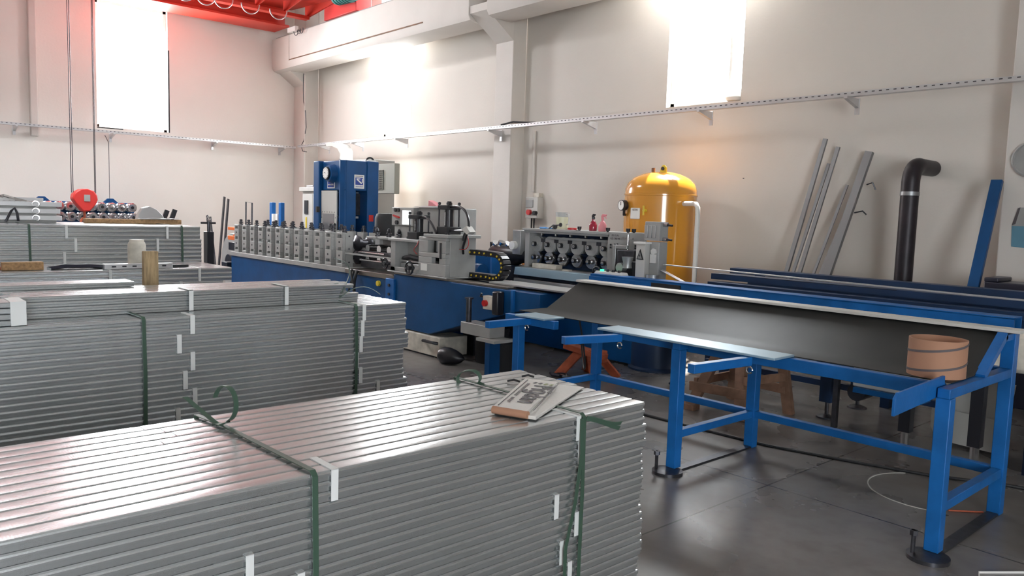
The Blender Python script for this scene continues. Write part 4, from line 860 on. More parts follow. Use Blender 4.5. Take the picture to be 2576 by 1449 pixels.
m = MB()
for i in range(5): m.cyl((-7.1+i*0.25, 6.82, 1.40), (-7.1+i*0.25, 6.85, 1.40), 0.014, 10)
m.build('rail_bolts', STEEL, r)
sp = B(-5.94, -5.40, 6.76, 6.79, 0.98, 1.475).build('side_panel', GREYM, r, 0.003)
m = MB()
for x, z in ((-5.89, 1.33), (-5.89, 1.30), (-5.83, 1.335), (-5.83, 1.305), (-5.79, 1.34), (-5.65, 1.345), (-5.53, 1.335), (-5.53, 1.31)): m.cyl((x, 6.752, z), (x, 6.76, z), 0.011, 10)
m.build('panel_screws', BLACK, sp)
text('pen_marks', 'M1 S.N\n4.3  98 94', 0.035, (-5.83, 6.757, 1.42), (1, 0, 0), (0, 0, 1), INK, sp)
for x, y in ((-6.84, 6.80), (-6.43, 6.80), (-5.98, 6.80), (-5.73, 6.86), (-5.58, 6.78)):
    n_ = MB().lathe((x, y, 1.4705), [(0.014, 0), (0.014, 0.012), (0.022, 0.014), (0.026, 0.05), (0.001, 0.051)], n=14).build('thumb_screw', BLACK, r)
# straightening head and cutter head
hd = MB().box(-5.72, -5.68, 6.60, 6.70, 1.0, 1.34).box(-5.68, -5.52, 6.60, 6.64, 1.30, 1.34).build('straightener_head', SHEETL, r, 0.004)
MB().box(-5.66, -5.42, 6.60, 6.74, 1.0, 1.29).build('roller_box', DSTEEL, hd, 0.01); MB().lathe((-5.46, 6.55, 1.10), [(0.05, 0), (0.045, 0.05), (0.065, 0.12)], n=18).cyl((-5.55, 6.52, 1.10), (-5.55, 6.6, 1.10), 0.05).build('guide_roll', SHEETL, hd)
MB().cyl((-5.56, 6.66, 1.29), (-5.56, 6.66, 1.46), 0.016).box(-5.63, -5.49, 6.65, 6.67, 1.405, 1.425).build('spindle', STEEL, hd)
handwheel(-5.84, 6.48, 1.03, 0.055, hd); MB().cyl((-5.55, 6.4, 1.03), (-5.55, 6.6, 1.03), 0.03).build('knob', BLACK, hd)
ct = MB().box(-5.22, -5.02, 6.52, 6.66, 0.88, 1.40).build('cutter_column', GREYM, r, 0.006)
B(-5.26, -5.14, 6.44, 6.519, 0.92, 1.375).build('guard_plate', GREYL, ct, 0.003); B(-5.28, -5.12, 6.42, 6.52, 1.376, 1.395).build('guard_cap', WHITE, ct)
MB().prism([(-5.245, 1.21), (-5.155, 1.21), (-5.20, 1.32)], 'y', 6.434, 6.4395).build('warning_triangle', BLACK, ct)
MB().prism([(-5.229, 1.219), (-5.171, 1.219), (-5.20, 1.293)], 'y', 6.430, 6.4335).build('warning_field', SHEETL, ct)
MB().prism([(-5.208, 1.232), (-5.192, 1.252), (-5.203, 1.254), (-5.195, 1.275), (-5.211, 1.246), (-5.20, 1.244)], 'y', 6.427, 6.4295).build('warning_bolt', BLACK, ct)
MB().cyl((-5.08, 6.50, 1.30), (-5.08, 6.519, 1.30), 0.035, 6).box(-5.12, -5.05, 6.50, 6.519, 1.18, 1.27).build('cutter_tool', WHITE, ct)
MB().cyl((-5.07, 6.5, 0.885), (-5.07, 6.5, 1.06), 0.07, 24).build('cutter_foot', SHEETL, ct)
cy = B(-5.22, -5.02, 6.52, 6.66, 1.41, 1.61).build('air_cylinder', GREYM, r, 0.006)
m = MB()
for i in range(3): m.box(-5.215+i*0.05, -5.173+i*0.05, 6.508, 6.519, 1.44, 1.57)
m.build('cylinder_ribs', SHEETL, cy, 0.003)
for z in (1.58, 1.43):
    f_ = MB().cyl((-5.02, 6.58, z), (-4.965, 6.58, z), 0.022, 10).build('fitting', STEEL, cy); MB().cyl((-4.965, 6.58, z), (-4.91, 6.58, z-0.004), 0.011).build('fitting_nozzle', BLACK, f_)
MB().lathe((-5.25, 6.85, 0), [(0.30, 0), (0.30, 0.02), (0.27, 0.04), (0.27, 0.32), (0.14, 0.36), (0.14, 0.88)], n=30).build('round_pedestal', NAVY, r)
# gearbox at left end
q = thing('gear_drive', 'dark shiny gear drive at the left end of the grey roll former', 'gear drive', (-7.9, 7.1, 0))
MB().lathe((-8.15, 6.9, 1.10), [(0.001, 0), (0.10, 0.02), (0.14, 0.10), (0.14, 0.5), (0.10, 0.60), (0.08, 0.74)], (1, 0, 0), 24).build('drum', BLACK, q)
MB().cyl((-7.55, 6.72, 1.24), (-7.55, 6.78, 1.24), 0.055, 20).build('dial', WHITE, q); B(-7.60, -7.45, 6.78, 6.95, 1.12, 1.44).build('bracket', SHEETL, q, 0.006)
m = MB()
for i in range(4): m.cyl((-8.05+i*0.13, 6.86, 1.23), (-8.03+i*0.13, 6.86, 1.25+0.02*(i % 2)), 0.05, 14)
m.build('collars', STEEL, q); B(-8.1, -7.5, 6.85, 7.05, 0, 0.97).build('pedestal', DSTEEL, q)
q = thing('leaning_board', 'amber board with black edge leaning left of the grey roll former', 'board', (-8.4, 7.6, 0))
B(-8.85, -8.05, 7.50, 7.53, 0.0, 1.12).build('board', AMBER, q); MB().box(-8.87, -8.05, 7.49, 7.54, 1.12, 1.22).box(-8.90, -8.85, 7.49, 7.54, 0, 1.22).build('edge', BLACK, q)
solo(MB().cyl((-8.03, 7.3, 0), (-8.03, 7.3, 1.0), 0.035, 16), 'pale_pipe', WORN, 'short pale upright pipe in front of the amber board', 'pipe', org=(-8.03, 7.3, 0))
# items on top of the grey roll former
q = thing('liquid_jug', 'clear plastic jug of cloudy yellowish liquid on the grey roll former', 'jug', (-6.92, 7.0, 1.471))
MB().lathe((-6.92, 7.0, 1.4712), [(0.074, 0), (0.078, 0.02), (0.084, 0.155), (0.001, 0.156)], n=28).build('liquid', JUGM, q)
MB().lathe((-6.92, 7.0, 1.629), [(0.083, 0), (0.089, 0.055), (0.085, 0.055), (0.080, 0.0)], n=28).build('jug_wall', JUGC, q)
MB().tube([(-6.84, 6.99, 1.66), (-6.79, 6.98, 1.66), (-6.775, 6.97, 1.61), (-6.79, 6.98, 1.54), (-6.837, 6.99, 1.53)], 0.009).build('handle', JUGC, q)
def sprayer(x, y, mm, hm, label, trig):
    q = thing('spray_bottle', label, 'bottle', (x, y, 1.471), 'spray bottles on the grey roll former')
    MB().lathe((x, y, 1.4712), [(0.044, 0), (0.048, 0.01), (0.048, 0.075), (0.03, 0.11), (0.014, 0.125), (0.014, 0.14)], n=24).build('bottle', mm, q)
    MB().cyl((x, y, 1.61), (x, y, 1.635), 0.017, 14).prism([(x-0.015, 1.63), (x+0.045+trig, 1.655), (x+0.05+trig, 1.672), (x+0.0, 1.675), (x-0.018, 1.655)], 'y', y-0.011, y+0.011).tube([(x+0.03+trig, y, 1.655), (x+0.045+trig, y, 1.62)], 0.005).build('trigger_head', hm, q, 0.003)
sprayer(-6.35, 6.95, REDL, BLACK, 'dark red spray bottle standing on the grey roll former', -0.02)
sprayer(-6.20, 6.95, PINK, PINK, 'pale pink clear spray bottle with pink trigger head on the grey roll former', 0.01)
solo(MB().lathe((-6.60, 6.85, 1.4705), [(0.035, 0), (0.056, 0.002), (0.056, 0.028), (0.035, 0.03)], n=24), 'tape_roll', RED, 'small red tape roll lying beside the jug', 'tape roll', org=(-6.6, 6.85, 1.47))
solo(MB().tube([(-7.17, 6.86, 1.48), (-7.05, 6.85, 1.482)], 0.011).tube([(-7.05, 6.85, 1.482), (-6.92, 6.83, 1.48)], 0.008), 'blue_tool', BLUET, 'blue handled tool lying at the left end of the grey roll former', 'tool', org=(-7.1, 6.86, 1.47))
solo(MB().tube([(-6.95, 6.80, 1.48), (-6.88, 6.80, 1.52), (-6.8, 6.80, 1.525), (-6.75, 6.80, 1.53)], 0.008).cyl((-6.87, 6.8, 1.471), (-6.87, 6.8, 1.53), 0.012).cyl((-6.755, 6.8, 1.53), (-6.745, 6.8, 1.53), 0.025), 'bent_lever', DSTEEL, 'dark bent lever with round end before the jug', 'lever', org=(-6.87, 6.8, 1.47))
solo(B(-6.72, -6.45, 6.765, 6.80, 1.4705, 1.476), 'steel_strip', GALVT, 'short bright steel strip lying between jug and red tape roll', 'strip')
solo(B(-7.15, -6.72, 6.72, 6.83, 0.9795, 1.035), 'wooden_block', WORN, 'pale block lying under the rolls at the left of the grey roll former', 'block', bevel=0.004)
solo(B(-6.62, -6.5, 6.72, 6.78, 0.9795, 0.995), 'pale_chip', WORN, 'small pale piece lying under the third roll', 'block')
q = thing('button_panel', 'white button panel with green lamp on the blue conveyor rail', 'control panel', (-5.55, 6.42, 1.0))
MB().prism([(-5.75, 1.026), (-5.36, 1.026), (-5.38, 1.055), (-5.73, 1.055)], 'y', 6.34, 6.46).build('panel', WHITE, q, 0.004)
MB().cyl((-5.66, 6.37, 1.055), (-5.66, 6.37, 1.075), 0.022, 14).build('green_lamp', GREENL, q)
for i in range(3): MB().cyl((-5.58+i*0.08, 6.37, 1.055), (-5.58+i*0.08, 6.37, 1.08), 0.016, 12).build('button', BLACK, q)
# conveyor rail of the second machine
q = thing('blue_conveyor_rail', 'long blue steel conveyor rail running from the grey roll former to the right', 'conveyor', (-3.7, 6.3, 0))
MB().box(-5.75, -1.70, 6.28, 6.30, 0.90, 1.02).box(-5.75, -1.70, 6.28, 6.46, 1.012, 1.026).box(-5.75, -1.70, 6.44, 6.46, 0.90, 1.012).box(-5.75, -4.9, 6.26, 6.28, 0.88, 1.0).build('channel', BLUEL, q, 0.002)
B(-4.95, -4.55, 6.262, 6.28, 0.925, 1.0).build('cover_plate', RUBBER, q); B(-5.75, -1.72, 6.22, 6.28, 0.885, 0.90).build('lip', SHEETL, q)
for x in (-4.6, -3.05): 
    lg = MB().box(x-0.05, x+0.05, 6.32, 6.42, 0.14, 0.90).box(x-0.05, x+0.05, 6.9, 7.0, 0.14, 0.90).box(x-0.04, x+0.04, 6.42, 6.9, 0.5, 0.57).build('leg', NAVY, q)
    for y in (6.37, 6.95): MB().cyl((x, y, 0.015), (x, y, 0.14), 0.016, 10).lathe((x, y, 0), [(0.085, 0), (0.08, 0.012), (0.03, 0.03), (0.001, 0.031)], n=22).build('levelling_foot', DSTEEL, lg)
for x, y, fz in ((-2.27, 6.02, 0), (-1.80, 6.02, 0)):
    lg = B(x-0.04, x+0.04, y-0.04, y+0.04, 0.12, 0.88).build('leg', BLACK, q); MB().cyl((x, y, 0), (x, y, 0.12), 0.03, 10).build('levelling_foot', STEEL, lg)
MB().box(-2.35, -1.72, 5.98, 6.3, 0.80, 0.885).build('cross_beam', NAVY, q)
MB().box(-4.3, -2.2, 6.38, 6.42, 0.40, 0.46).box(-4.3, -2.2, 6.38, 6.42, 0.26, 0.31).box(-4.3, -2.2, 6.6, 6.66, 0.52, 0.58).build('lower_rails', NAVY, q)
solo(MB().bar((-5.55, 6.62, 1.17), (-1.7, 6.62, 1.13), 0.05, 0.010), 'formed_strip', GALVT, 'long thin perforated metal strip leaving the grey roll former', 'metal strip', org=(-5.0, 6.62, 1.17))
solo(MB().bar((-5.15, 6.60, 1.15), (-4.55, 6.47, 0.98), 0.05, 0.006), 'support_strip', GALVT, 'short slanting perforated strip propped beside the ochre tank', 'metal strip', org=(-5.0, 6.6, 1.1))
# rust-coloured motor cluster hanging under the rail
q = thing('clamping_unit', 'dark blue clamping unit with pale slide under the conveyor rail', 'machine part', (-3.0, 6.0, 0))
B(-3.35, -3.05, 6.0, 6.27, 0.42, 0.88).build('bracket', NAVY, q, 0.01); B(-2.92, -2.78, 5.93, 5.98, 0.45, 0.85).build('slide', SHEETL, q, 0.004)
B(-3.02, -2.55, 5.95, 6.2, 0.40, 0.62).build('body', GREYM, q, 0.01); MB().cyl((-3.0, 5.98, 0.35), (-3.0, 6.16, 0.35), 0.07, 16).build('knob', BLACK, q); B(-3.0, -2.5, 5.92, 6.1, 0.36, 0.40).build('foot_bar', BLUE, q)
MB().box(-3.24, -3.20, 6.1, 6.14, 0, 0.42).build('post', DSTEEL, q); q.location = (-2.64, 6.0, 0)

# ================================================================= OCHRE AIR TANK
r = thing('air_tank', 'large upright ochre-yellow compressed air tank by the right wall', 'tank', (-6.4, 8.3, 0))
prof = [(0.10, 0.18), (0.34, 0.24), (0.46, 0.36), (0.472, 0.42), (0.472, 1.93), (0.478, 1.935), (0.478, 1.955), (0.470, 1.96), (0.466, 2.02), (0.435, 2.10), (0.36, 2.17), (0.24, 2.225), (0.12, 2.25), (0.001, 2.258)]
MB().lathe((-6.41, 8.3, 0), prof, n=64).build('shell', YELT, r)
for a in (0.6, 2.7, 4.8): MB().bar((-6.41+0.38*math.cos(a), 8.3+0.38*math.sin(a), 0), (-6.41+0.38*math.cos(a), 8.3+0.38*math.sin(a), 0.4), 0.09, 0.03).build('leg', YELT, r)
MB().prism([(-6.38, 2.19), (-6.34, 2.24), (-6.33, 2.30), (-6.30, 2.33), (-6.27, 2.33), (-6.24, 2.30), (-6.24, 2.2)], 'y', 8.17, 8.19).build('lifting_lug', YEL, r, 0.004)
MB().cyl((-6.29, 8.155, 2.285), (-6.29, 8.17, 2.285), 0.022, 16).build('lug_hole', DSTEEL, r)
MB().cyl((-6.47, 8.2, 2.25), (-6.47, 8.2, 2.30), 0.025, 12).build('safety_valve', WOODD, r)
g = MB().tube([(-6.68, 7.95, 1.68), (-6.64, 7.85, 1.68), (-6.63, 7.84, 1.74)], 0.018).build('gauge_stem', DSTEEL, r)
g = MB().cyl((-6.63, 7.85, 1.80), (-6.64, 7.79, 1.80), 0.07, 28).build('pressure_gauge', DSTEEL, r); MB().cyl((-6.64, 7.79, 1.80), (-6.642, 7.783, 1.80), 0.06, 28).build('gauge_face', WHITE, g)
MB().bar((-6.642, 7.781, 1.80), (-6.642, 7.781, 1.85), 0.01, 0.003, (1, 0, 0)).build('gauge_needle', INK, g)
t_ = MB().cbox((-6.43, 7.823, 1.70), (0.15, 0.012, 0.14)).build('name_plate', WHITE, r, 0.004); text('plate_text', 'CETAS', 0.03, (-6.43, 7.815, 1.745), (1, 0, 0), (0, 0, 1), INK, t_)
MB().cyl((-6.28, 7.85, 1.74), (-6.28, 7.80, 1.74), 0.02).cyl((-6.28, 7.80, 1.80), (-6.28, 7.80, 1.68), 0.012).build('drain_cock', YEL, r)
p = MB().tube([(-5.98, 8.2, 1.84), (-5.78, 8.12, 1.84), (-5.70, 8.09, 1.835), (-5.665, 8.08, 1.79), (-5.66, 8.08, 1.7), (-5.66, 8.08, 0.0)], 0.03, 14).build('outlet_pipe', WHITE, r)
# fittings on the wall
r = thing('switch_station', 'grey wall switch box with meter window and red knob on the pillar side', 'switch box', (-9.5, 8.98, 1.6))
B(-9.64, -9.34, 8.86, 8.999, 1.58, 1.93).build('box', GREYL, r, 0.012); B(-9.62, -9.45, 8.85, 8.86, 1.76, 1.89).build('meter_window', GREYM, r, 0.004)
MB().cyl((-9.52, 8.81, 1.68), (-9.52, 8.86, 1.68), 0.045, 20).build('red_knob', RED, r); MB().cyl((-9.37, 8.8, 1.67), (-9.37, 8.86, 1.67), 0.035, 16).build('black_socket', BLACK, r)
B(-9.5, -9.36, 8.9, 8.999, 1.93, 2.0).build('gland_box', WORN, r, 0.006)
MB().tube([(-9.55, 8.93, 1.58), (-9.55, 8.93, 1.2)], 0.012).tube([(-9.49, 8.93, 1.58), (-9.49, 8.93, 1.2)], 0.012).build('cables', BLACK, r)
solo(MB().tube([(-9.58, 8.965, 3.03), (-9.58, 8.965, 2.02)], 0.025, 12), 'conduit', CONC, 'pale conduit running from the cable tray down to the wall switch box', 'conduit')
solo(MB().tube([(-9.9, 8.5, 3.10), (-9.6, 8.5, 3.13), (-9.3, 8.52, 3.10), (-9.1, 8.52, 3.085)], 0.015), 'loose_cable', RUBBER, 'black cable lying over the cable tray beside the middle pillar', 'cable')
solo(B(-8.35, -8.33, 8.96, 8.999, 2.0, 2.6) if False else MB().tube([(-5.62, 8.985, 2.2), (-5.62, 8.985, 2.19)], 0.01), 'wall_screw', DSTEEL, 'single screw in the wall right of the ochre tank', 'screw')

# ================================================================= RIGHT WALL: leaning profiles, flue pipe, blue pole, clock
for k, (x0, x1, z1, w, nm) in enumerate(((-4.75, -4.52, 2.64, 0.05, 'leftmost and tallest'), (-4.70, -4.46, 2.35, 0.035, 'second from the left'), (-4.60, -4.36, 2.54, 0.045, 'third from the left'), (-4.50, -4.22, 2.1, 0.03, 'fourth from the left'), (-4.45, -4.13, 1.99, 0.045, 'fifth from the left'), (-4.30, -3.99, 2.47, 0.085, 'rightmost and widest'))):
    solo(MB().bar((x0-0.15, 8.45, 0.0), (x1, 8.93, z1), w, w*0.6, (0, -1, 0.2)), 'leaning_profile', DGALV, 'long galvanised profile leaning on the right wall, %s' % nm, 'metal profile', 'profiles leaning on the right wall', org=(x0, 8.45, 0))
solo(MB().tube([(-3.98, 8.90, 2.10), (-3.90, 8.86, 2.12), (-3.87, 8.88, 2.04)], 0.008).tube([(-4.08, 8.86, 1.78), (-3.98, 8.84, 1.80), (-3.94, 8.85, 1.76)], 0.008), 'wire_tie', DSTEEL, 'twisted wire tie on the widest leaning profile', 'wire')
r = thing('flue_pipe', 'thick blackened flue pipe with elbow going into the right wall', 'pipe', (-3.5, 8.4, 0))
pl = [(-3.33, 8.45, 0), (-3.33, 8.45, 1.98)]
MB().cyl((-3.33, 8.45, 0), (-3.33, 8.45, 2.0), 0.088, 28).build('upright', PIPEB, r)
MB().tube([(-3.33, 8.45, 1.99), (-3.33, 8.45, 2.10)] + arc((-3.33, 8.62, 2.10), 0.17, PI, PI/2, 9, (0, 1, 0), (0, 0, 1)) + [(-3.33, 8.64, 2.27)], 0.088, 28).build('elbow', PIPEB, r)
MB().cyl((-3.33, 8.62, 2.27), (-3.33, 8.999, 2.27), 0.084, 28).build('wall_section', PIPEB, r); MB().cyl((-3.33, 8.45, 1.96), (-3.33, 8.45, 2.0), 0.093, 28).build('joint_band', DGALV, r)
solo(MB().bar((-2.62, 7.9, 0.02), (-2.60, 8.66, 2.12), 0.10, 0.05, (0, -1, 0.3)), 'blue_pole', BLUE, 'thick blue steel bar leaning against the right pillar', 'steel bar', bevel=0.005, org=(-2.62, 7.9, 0))
q = thing('wall_clock', 'round grey rimmed clock on the right pillar, cut by the frame edge', 'clock', (-2.33, 8.69, 2.32))
MB().lathe((-2.33, 8.699, 2.32), [(0.17, 0), (0.17, 0.03), (0.155, 0.04), (0.145, 0.025)], (0, -1, 0), 40).build('rim', GREYM, q); MB().cyl((-2.33, 8.699, 2.32), (-2.33, 8.68, 2.32), 0.15, 40).build('dial', WORN, q)
for i in range(12):
    a = PI/2-i*PI/6
    text('numeral', str(i if i else 12), 0.035, (-2.33+0.118*math.cos(a), 8.678, 2.32+0.118*math.sin(a)), (1, 0, 0), (0, 0, 1), INK, q)
MB().bar((-2.33, 8.676, 2.32), (-2.27, 8.676, 2.36), 0.008, 0.002, (0, 1, 0)).bar((-2.33, 8.676, 2.32), (-2.31, 8.676, 2.42), 0.006, 0.002, (0, 1, 0)).build('hands', INK, q)
q = thing('wall_poster', 'faded blue torn poster taped to the right pillar', 'poster', (-2.25, 8.69, 1.5))
MB().prism([(-2.44, 1.48), (-2.05, 1.45), (-2.05, 1.68), (-2.45, 1.68)], 'y', 8.695, 8.6995).build('blue_part', POSTB, q); MB().prism([(-2.45, 1.68), (-2.05, 1.68), (-2.05, 1.86), (-2.40, 1.86)], 'y', 8.695, 8.6995).build('grey_part', GREYM, q)
MB().prism([(-2.451, 1.685), (-2.42, 1.70), (-2.39, 1.86), (-2.41, 1.85)], 'y', 8.692, 8.695).build('dark_stripe', INK, q)
r = thing('dark_crate', 'dark navy crate at the far right below the poster', 'crate', (-2.1, 8.3, 0))
MB().box(-2.50, -1.3, 8.2, 8.6, 0, 1.15).box(-2.50, -2.38, 8.2, 8.6, 1.15, 1.19).box(-2.15, -1.3, 8.2, 8.6, 1.15, 1.18).build('body', TARP, r, 0.01)
# dark blue channel rack behind the conveyor rail
r = thing('channel_conveyor', 'dark blue two tier channel conveyor along the right wall', 'conveyor', (-3.0, 7.5, 0))
for nm, y, z, x0 in (('front_channel', 7.25, 1.06, -4.86), ('rear_channel', 7.75, 1.10, -4.95), ('low_channel', 7.1, 0.98, -4.80)):
    MB().box(x0, -0.9, y, y+0.16, z, z+0.012).box(x0, -0.9, y-0.006, y+0.006, z-0.05, z+0.012).box(x0, -0.9, y+0.154, y+0.166, z-0.05, z+0.012).build(nm, NAVY, r, 0.002)
MB().box(-4.7, -0.9, 7.15, 7.2, 0.76, 0.92).box(-4.7, -0.9, 7.72, 7.78, 0.90, 1.04).build('side_beam', NAVY, r); B(-4.82, -2.9, 7.243, 7.2435, 1.066, 1.071).build('worn_edge', SHEET, r)
for x in (-4.6, -2.9, -1.2):
    for y in (7.2, 7.8): B(x-0.04, x+0.04, y-0.04, y+0.04, 0, 1.06 if y > 7.5 else 0.98).build('leg', NAVY, r)

# ================================================================= BLUE TRESTLE TABLE WITH STEEL TROUGH
r = thing('blue_trestle_table', 'long blue steel trestle table with a sloping grey sheet steel back', 'table', (-3.0, 4.6, 0))
TZ, YA, YB, T = 0.86, 4.13, 5.06, 0.07
for x in (-1.38, -2.98, -4.52):
    xx = x
    lg = B(xx-T/2, xx+T/2, YA-T/2, YA+T/2, 0.03, TZ-0.05).build('leg', BLUEL, r, 0.004)
    MB().lathe((xx, YA-0.06, 0.0), [(0.10, 0), (0.10, 0.02), (0.05, 0.03)], n=20).cyl((xx-0.06, YA-0.10, 0.02), (xx-0.06, YA-0.10, 0.14), 0.011, 8).cyl((xx-0.06, YA-0.10, 0.115), (xx-0.06, YA-0.10, 0.14), 0.02, 6).build('anchor_bolt', DSTEEL, lg)
    lg = B(xx-T/2, xx+T/2, YB-T/2, YB+T/2, 0.0, 1.06 if x == -1.38 else TZ-0.05).build('leg', BLUEL, r, 0.004)
    B(xx-0.025, xx+0.025, YA+T/2, YB-T/2, 0.225, 0.275).build('cross_rail', BLUEL, r, 0.003)
    B(xx-0.03, xx+0.03, YA-0.1, YB-T/2, 0.0, 0.012).build('floor_strip', DSTEEL, r)
    B(xx-0.03, xx+0.03, YA-T/2, YB+T/2, TZ-0.05, TZ).build('top_cross_rail', BLUEL, r, 0.004)
B(-4.52, -1.38, YB-0.025, YB+0.025, 0.225, 0.275).build('rear_rail', BLUEL, r, 0.003)
B(-4.72, -1.38, YB-0.03, YB+0.03, TZ-0.05, TZ-0.001).build('top_rear_rail', BLUEL, r, 0.004)
B(-3.60, -1.42, 4.19, 4.245, TZ-0.07, TZ+0.002).build('top_front_rail', BLUEL, r, 0.004)
MB().bar((-1.38, 4.60, TZ), (-1.38, YB-0.14, 1.06), 0.035, 0.05, (1, 0, 0)).bar((-1.38, YB-0.16, 1.045), (-1.38, YB+0.035, 1.045), 0.05, 0.035, (0, 0, 1)).build('end_brace', BLUEL, r)
MB().box(-3.60, -2.25, 4.025, 4.25, TZ+0.004, TZ+0.018).build('front_board', PALEB, r, 0.003)
MB().box(-4.43, -4.11, 4.0, 4.22, TZ+0.004, TZ+0.018).build('front_board', PALEB, r, 0.003)
MB().box(-4.60, -4.40, 4.26, 4.31, TZ-0.06, TZ).box(-4.60, -4.05, 4.05, 4.10, TZ-0.06, TZ+0.002).build('inner_rail', BLUEL, r, 0.003)
MB().prism([(4.25, TZ+0.003), (4.58, TZ+0.003), (4.95, 1.06), (5.06, 1.068), (5.06, 1.072), (4.945, 1.067), (4.57, TZ+0.008), (4.25, TZ+0.008)], 'x', -4.66, -1.40).build('trough_sheet', SHEET, r)
B(-4.68, -1.30, 4.93, 5.06, 1.073, 1.092).build('top_strip', GREYL, r, 0.003)
for x0, y0, x1, y1 in ((-4.32, 3.63, -4.32, 4.05), (-3.52, 3.61, -3.40, 4.04), (-2.47, 3.54, -2.42, 4.04)):
    a_ = MB().bar((x0, y0, TZ-0.025), (x1, y1, TZ-0.025), 0.05, 0.05).build('support_arm', BLUEL, r, 0.003)
    MB().tube(arc((x1+0.03, 4.0, TZ-0.07), 0.02, 0, 1.8*PI, 10, (1, 0, 0), (0, 0, 1)), 0.005, 6).build('wire_hook', STEEL, a_)
MB().prism([(3.62, TZ-0.075), (3.62, TZ+0.005), (3.65, TZ+0.03), (4.21, TZ+0.045), (4.22, TZ-0.05)], 'x', -1.432, -1.418).build('end_flag_plate', BLUEL, r, 0.002)
r2 = thing('cardboard_drum', 'brown cardboard tube drum with two dark spiral lines on the trestle table', 'cardboard tube', (-1.72, 4.53, 0.89))
CX, CY, CZ, CR, CH = -1.53, 4.40, 0.8685, 0.14, 0.195
MB().lathe((CX, CY, CZ), [(CR-0.007, 0), (CR, 0), (CR, CH), (CR-0.007, CH), (CR-0.007, 0.001)], n=56).build('tube_wall', CARD, r2)
for z0 in (0.10, 0.0):
    a0 = math.atan2(-CY, -CX)-1.6
    pts = [(CX+(CR+0.0012)*math.cos(a0+i*0.11), CY+(CR+0.0012)*math.sin(a0+i*0.11), CZ+z0+0.025+0.06*(i/29)**1.6) for i in range(30)]
    MB().tube(pts, 0, flat=(0.012, 0.002, (0, 0, 1))).build('spiral_line', INK, r2)

# ================================================================= FLOOR THINGS
r = thing('wooden_sawhorse', 'dark wooden sawhorse stool on the floor under the conveyor rail', 'sawhorse', (-3.8, 5.95, 0))
for p, q_ in (((-3.92, 5.62, 0), (-3.72, 5.82, 0.62)), ((-3.42, 5.62, 0), (-3.56, 5.82, 0.62)), ((-3.92, 6.28, 0), (-3.72, 6.05, 0.62)), ((-3.30, 6.2, 0), (-3.36, 6.1, 0.62))):
    MB().bar(p, q_, 0.09, 0.05, (0, 1, 0)).build('leg', WOODD, r, 0.004)
MB().bar((-3.95, 5.66, 0.2), (-3.40, 5.66, 0.22), 0.03, 0.08).bar((-3.92, 6.2, 0.22), (-3.32, 6.15, 0.22), 0.03, 0.08).bar((-3.9, 5.66, 0.24), (-3.9, 6.2, 0.24), 0.03, 0.07).bar((-3.42, 5.66, 0.33), (-3.32, 6.15, 0.33), 0.03, 0.07).build('rail', WOODD, r, 0.004)
B(-3.80, -3.40, 5.76, 6.12, 0.62, 0.66).build('top_board', WOODD, r, 0.005)
B(-4.0, -3.85, 5.58, 5.68, 0.0, 0.05).build('foot_block', WOODD, r, 0.004)
r = thing('jack_stand', 'rusty orange pyramid jack stand on the floor behind the trestle table', 'jack stand', (-5.4, 5.85, 0))
for p in ((-5.55, 5.62), (-5.12, 5.72), (-5.55, 6.05), (-5.15, 6.1)):
    MB().prism([(0, 0), (0.12, 0), (0.05, 0.24), (0.0, 0.28)], 'y', 0, 0.02)
    MB().bar((p[0], p[1], 0), (-5.36+(p[0]+5.36)*0.25, 5.87+(p[1]-5.87)*0.25, 0.27), 0.10, 0.025, (0, 1, 0)).build('leg', RUST, r, 0.004)
MB().bar((-5.60, 5.8, 0.30), (-5.12, 5.85, 0.24), 0.13, 0.06).build('saddle', RUST, r, 0.006); B(-5.28, -5.14, 5.78, 5.92, 0.18, 0.30).build('orange_block', RUST, r, 0.006)
solo(MB().tube([(-5.62, 5.6, 0.02), (-5.55, 5.55, 0.028), (-5.48, 5.6, 0.02), (-5.40, 5.56, 0.03), (-5.35, 5.62, 0.02)], 0.02).tube([(-5.60, 5.63, 0.02), (-5.45, 5.65, 0.03), (-5.36, 5.58, 0.02)], 0.018), 'dark_rag', TARP, 'small dark green crumpled rag on the floor beside the jack stand', 'rag', org=(-5.5, 5.6, 0))
solo(MB().tube([(-4.55, 4.8, 0.80)] + bez((-4.60, 4.9, 0.78), (-4.62, 5.1, 0.2), (-4.9, 5.3, 0.16), (-5.0, 5.4, 0.30)) + [(-5.05, 5.42, 0.5)], 0.008), 'hanging_lead', RUBBER, 'thin black lead looping below the left end of the trestle table', 'cable', org=(-4.6, 5, 0.5))
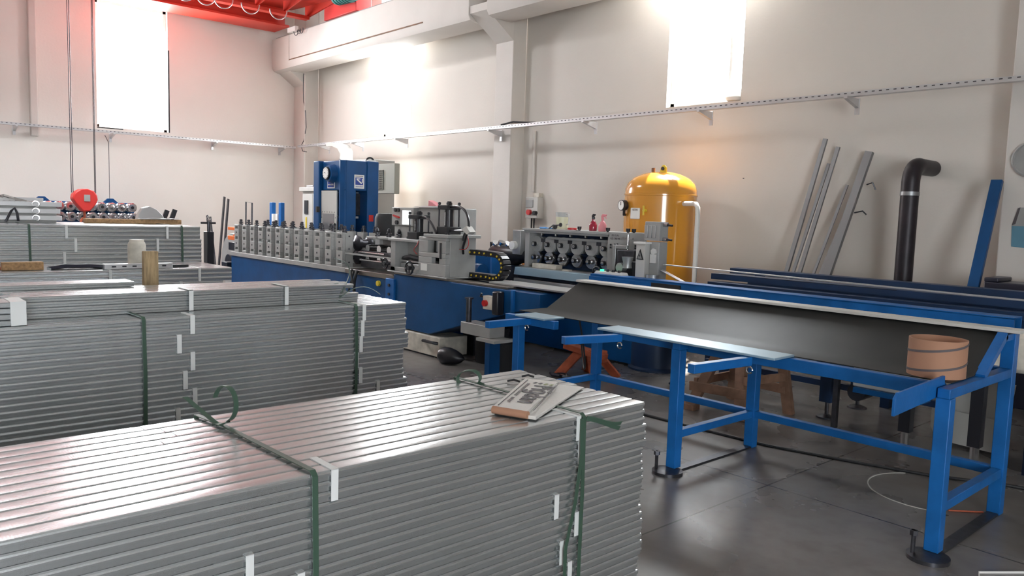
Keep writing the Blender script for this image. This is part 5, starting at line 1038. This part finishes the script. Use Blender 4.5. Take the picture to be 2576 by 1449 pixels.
solo(MB().tube([(-4.9, 5.0, 0.010), (-3.97, 5.11, 0.010), (-3.4, 5.13, 0.010), (-2.9, 5.16, 0.010), (-2.4, 5.28, 0.010), (-1.87, 5.44, 0.010), (-1.5, 5.64, 0.010), (-0.6, 5.9, 0.010)], 0.0105), 'floor_cable', RUBBER, 'long dark cable lying across the floor under the trestle table', 'cable', org=(-3, 5.1, 0))
solo(MB().tube(arc((-1.75, 5.12, 0.003), 0.36, PI*0.75, PI*1.62, 26, (1, 0, 0), (0, 1, 0)), 0, flat=(0.004, 0.007, (0, 0, 1))), 'white_wire', GREYL, 'curved white wire lying on the floor beside the trestle table', 'wire', org=(-1.9, 5, 0))  # painted floor circle, drawn as a thin raised arc
solo(MB().tube([(-1.02, 4.28, 0.004), (-1.16, 4.10, 0.004), (-1.12, 3.98, 0.004)], 0, flat=(0.012, 0.005, (0, 0, 1))), 'white_strip', WHITE, 'bent thin white strip on the floor at the lower right corner', 'strip', org=(-1.1, 4.1, 0))
solo(MB().tube([(-1.56, 4.86, 0.006), (-1.42, 5.0, 0.006)], 0.005), 'rusty_rod', RUST, 'short rusty rod on the floor by the right table legs', 'rod', org=(-1.5, 4.9, 0))
solo(MB().lathe((-1.55, 4.70, 0), [(0.02, 0), (0.025, 0.03), (0.012, 0.05), (0.001, 0.05)], n=12), 'green_cap', STRAP, 'small dark green cap on the floor under the right table end', 'cap', org=(-1.55, 4.7, 0))
solo(MB().bar((-2.15, 6.40, 0.14), (-1.75, 6.35, 0.14), 0.02, 0.24, (0, 0.2, 1)).prism([(-2.2, 0.0), (-1.95, 0.0), (-1.75, 0.04), (-1.70, 0.52), (-2.25, 0.52), (-2.25, 0.1)], 'y', 6.45, 6.47), 'leaning_sheet', GREYL, 'rounded grey-white panel leaning under the conveyor rail at right', 'panel', org=(-2, 6.4, 0))
r = thing('white_duct', 'cream coloured round edged duct at the right edge behind the trestle table', 'duct', (-1.3, 5.9, 0))
B(-1.72, -0.9, 5.75, 6.0, 0.72, 0.98).build('duct', WORN, r, 0.03); B(-1.4, -1.3, 5.8, 5.9, 0, 0.72).build('stand', BLACK, r)
B(-1.50, -0.8, 5.95, 6.4, 0.30, 0.62).build('dark_motor', BLACK, r, 0.03); B(-1.5, -0.8, 6.0, 6.3, 0.0, 0.30).build('motor_stand', NAVY, r)
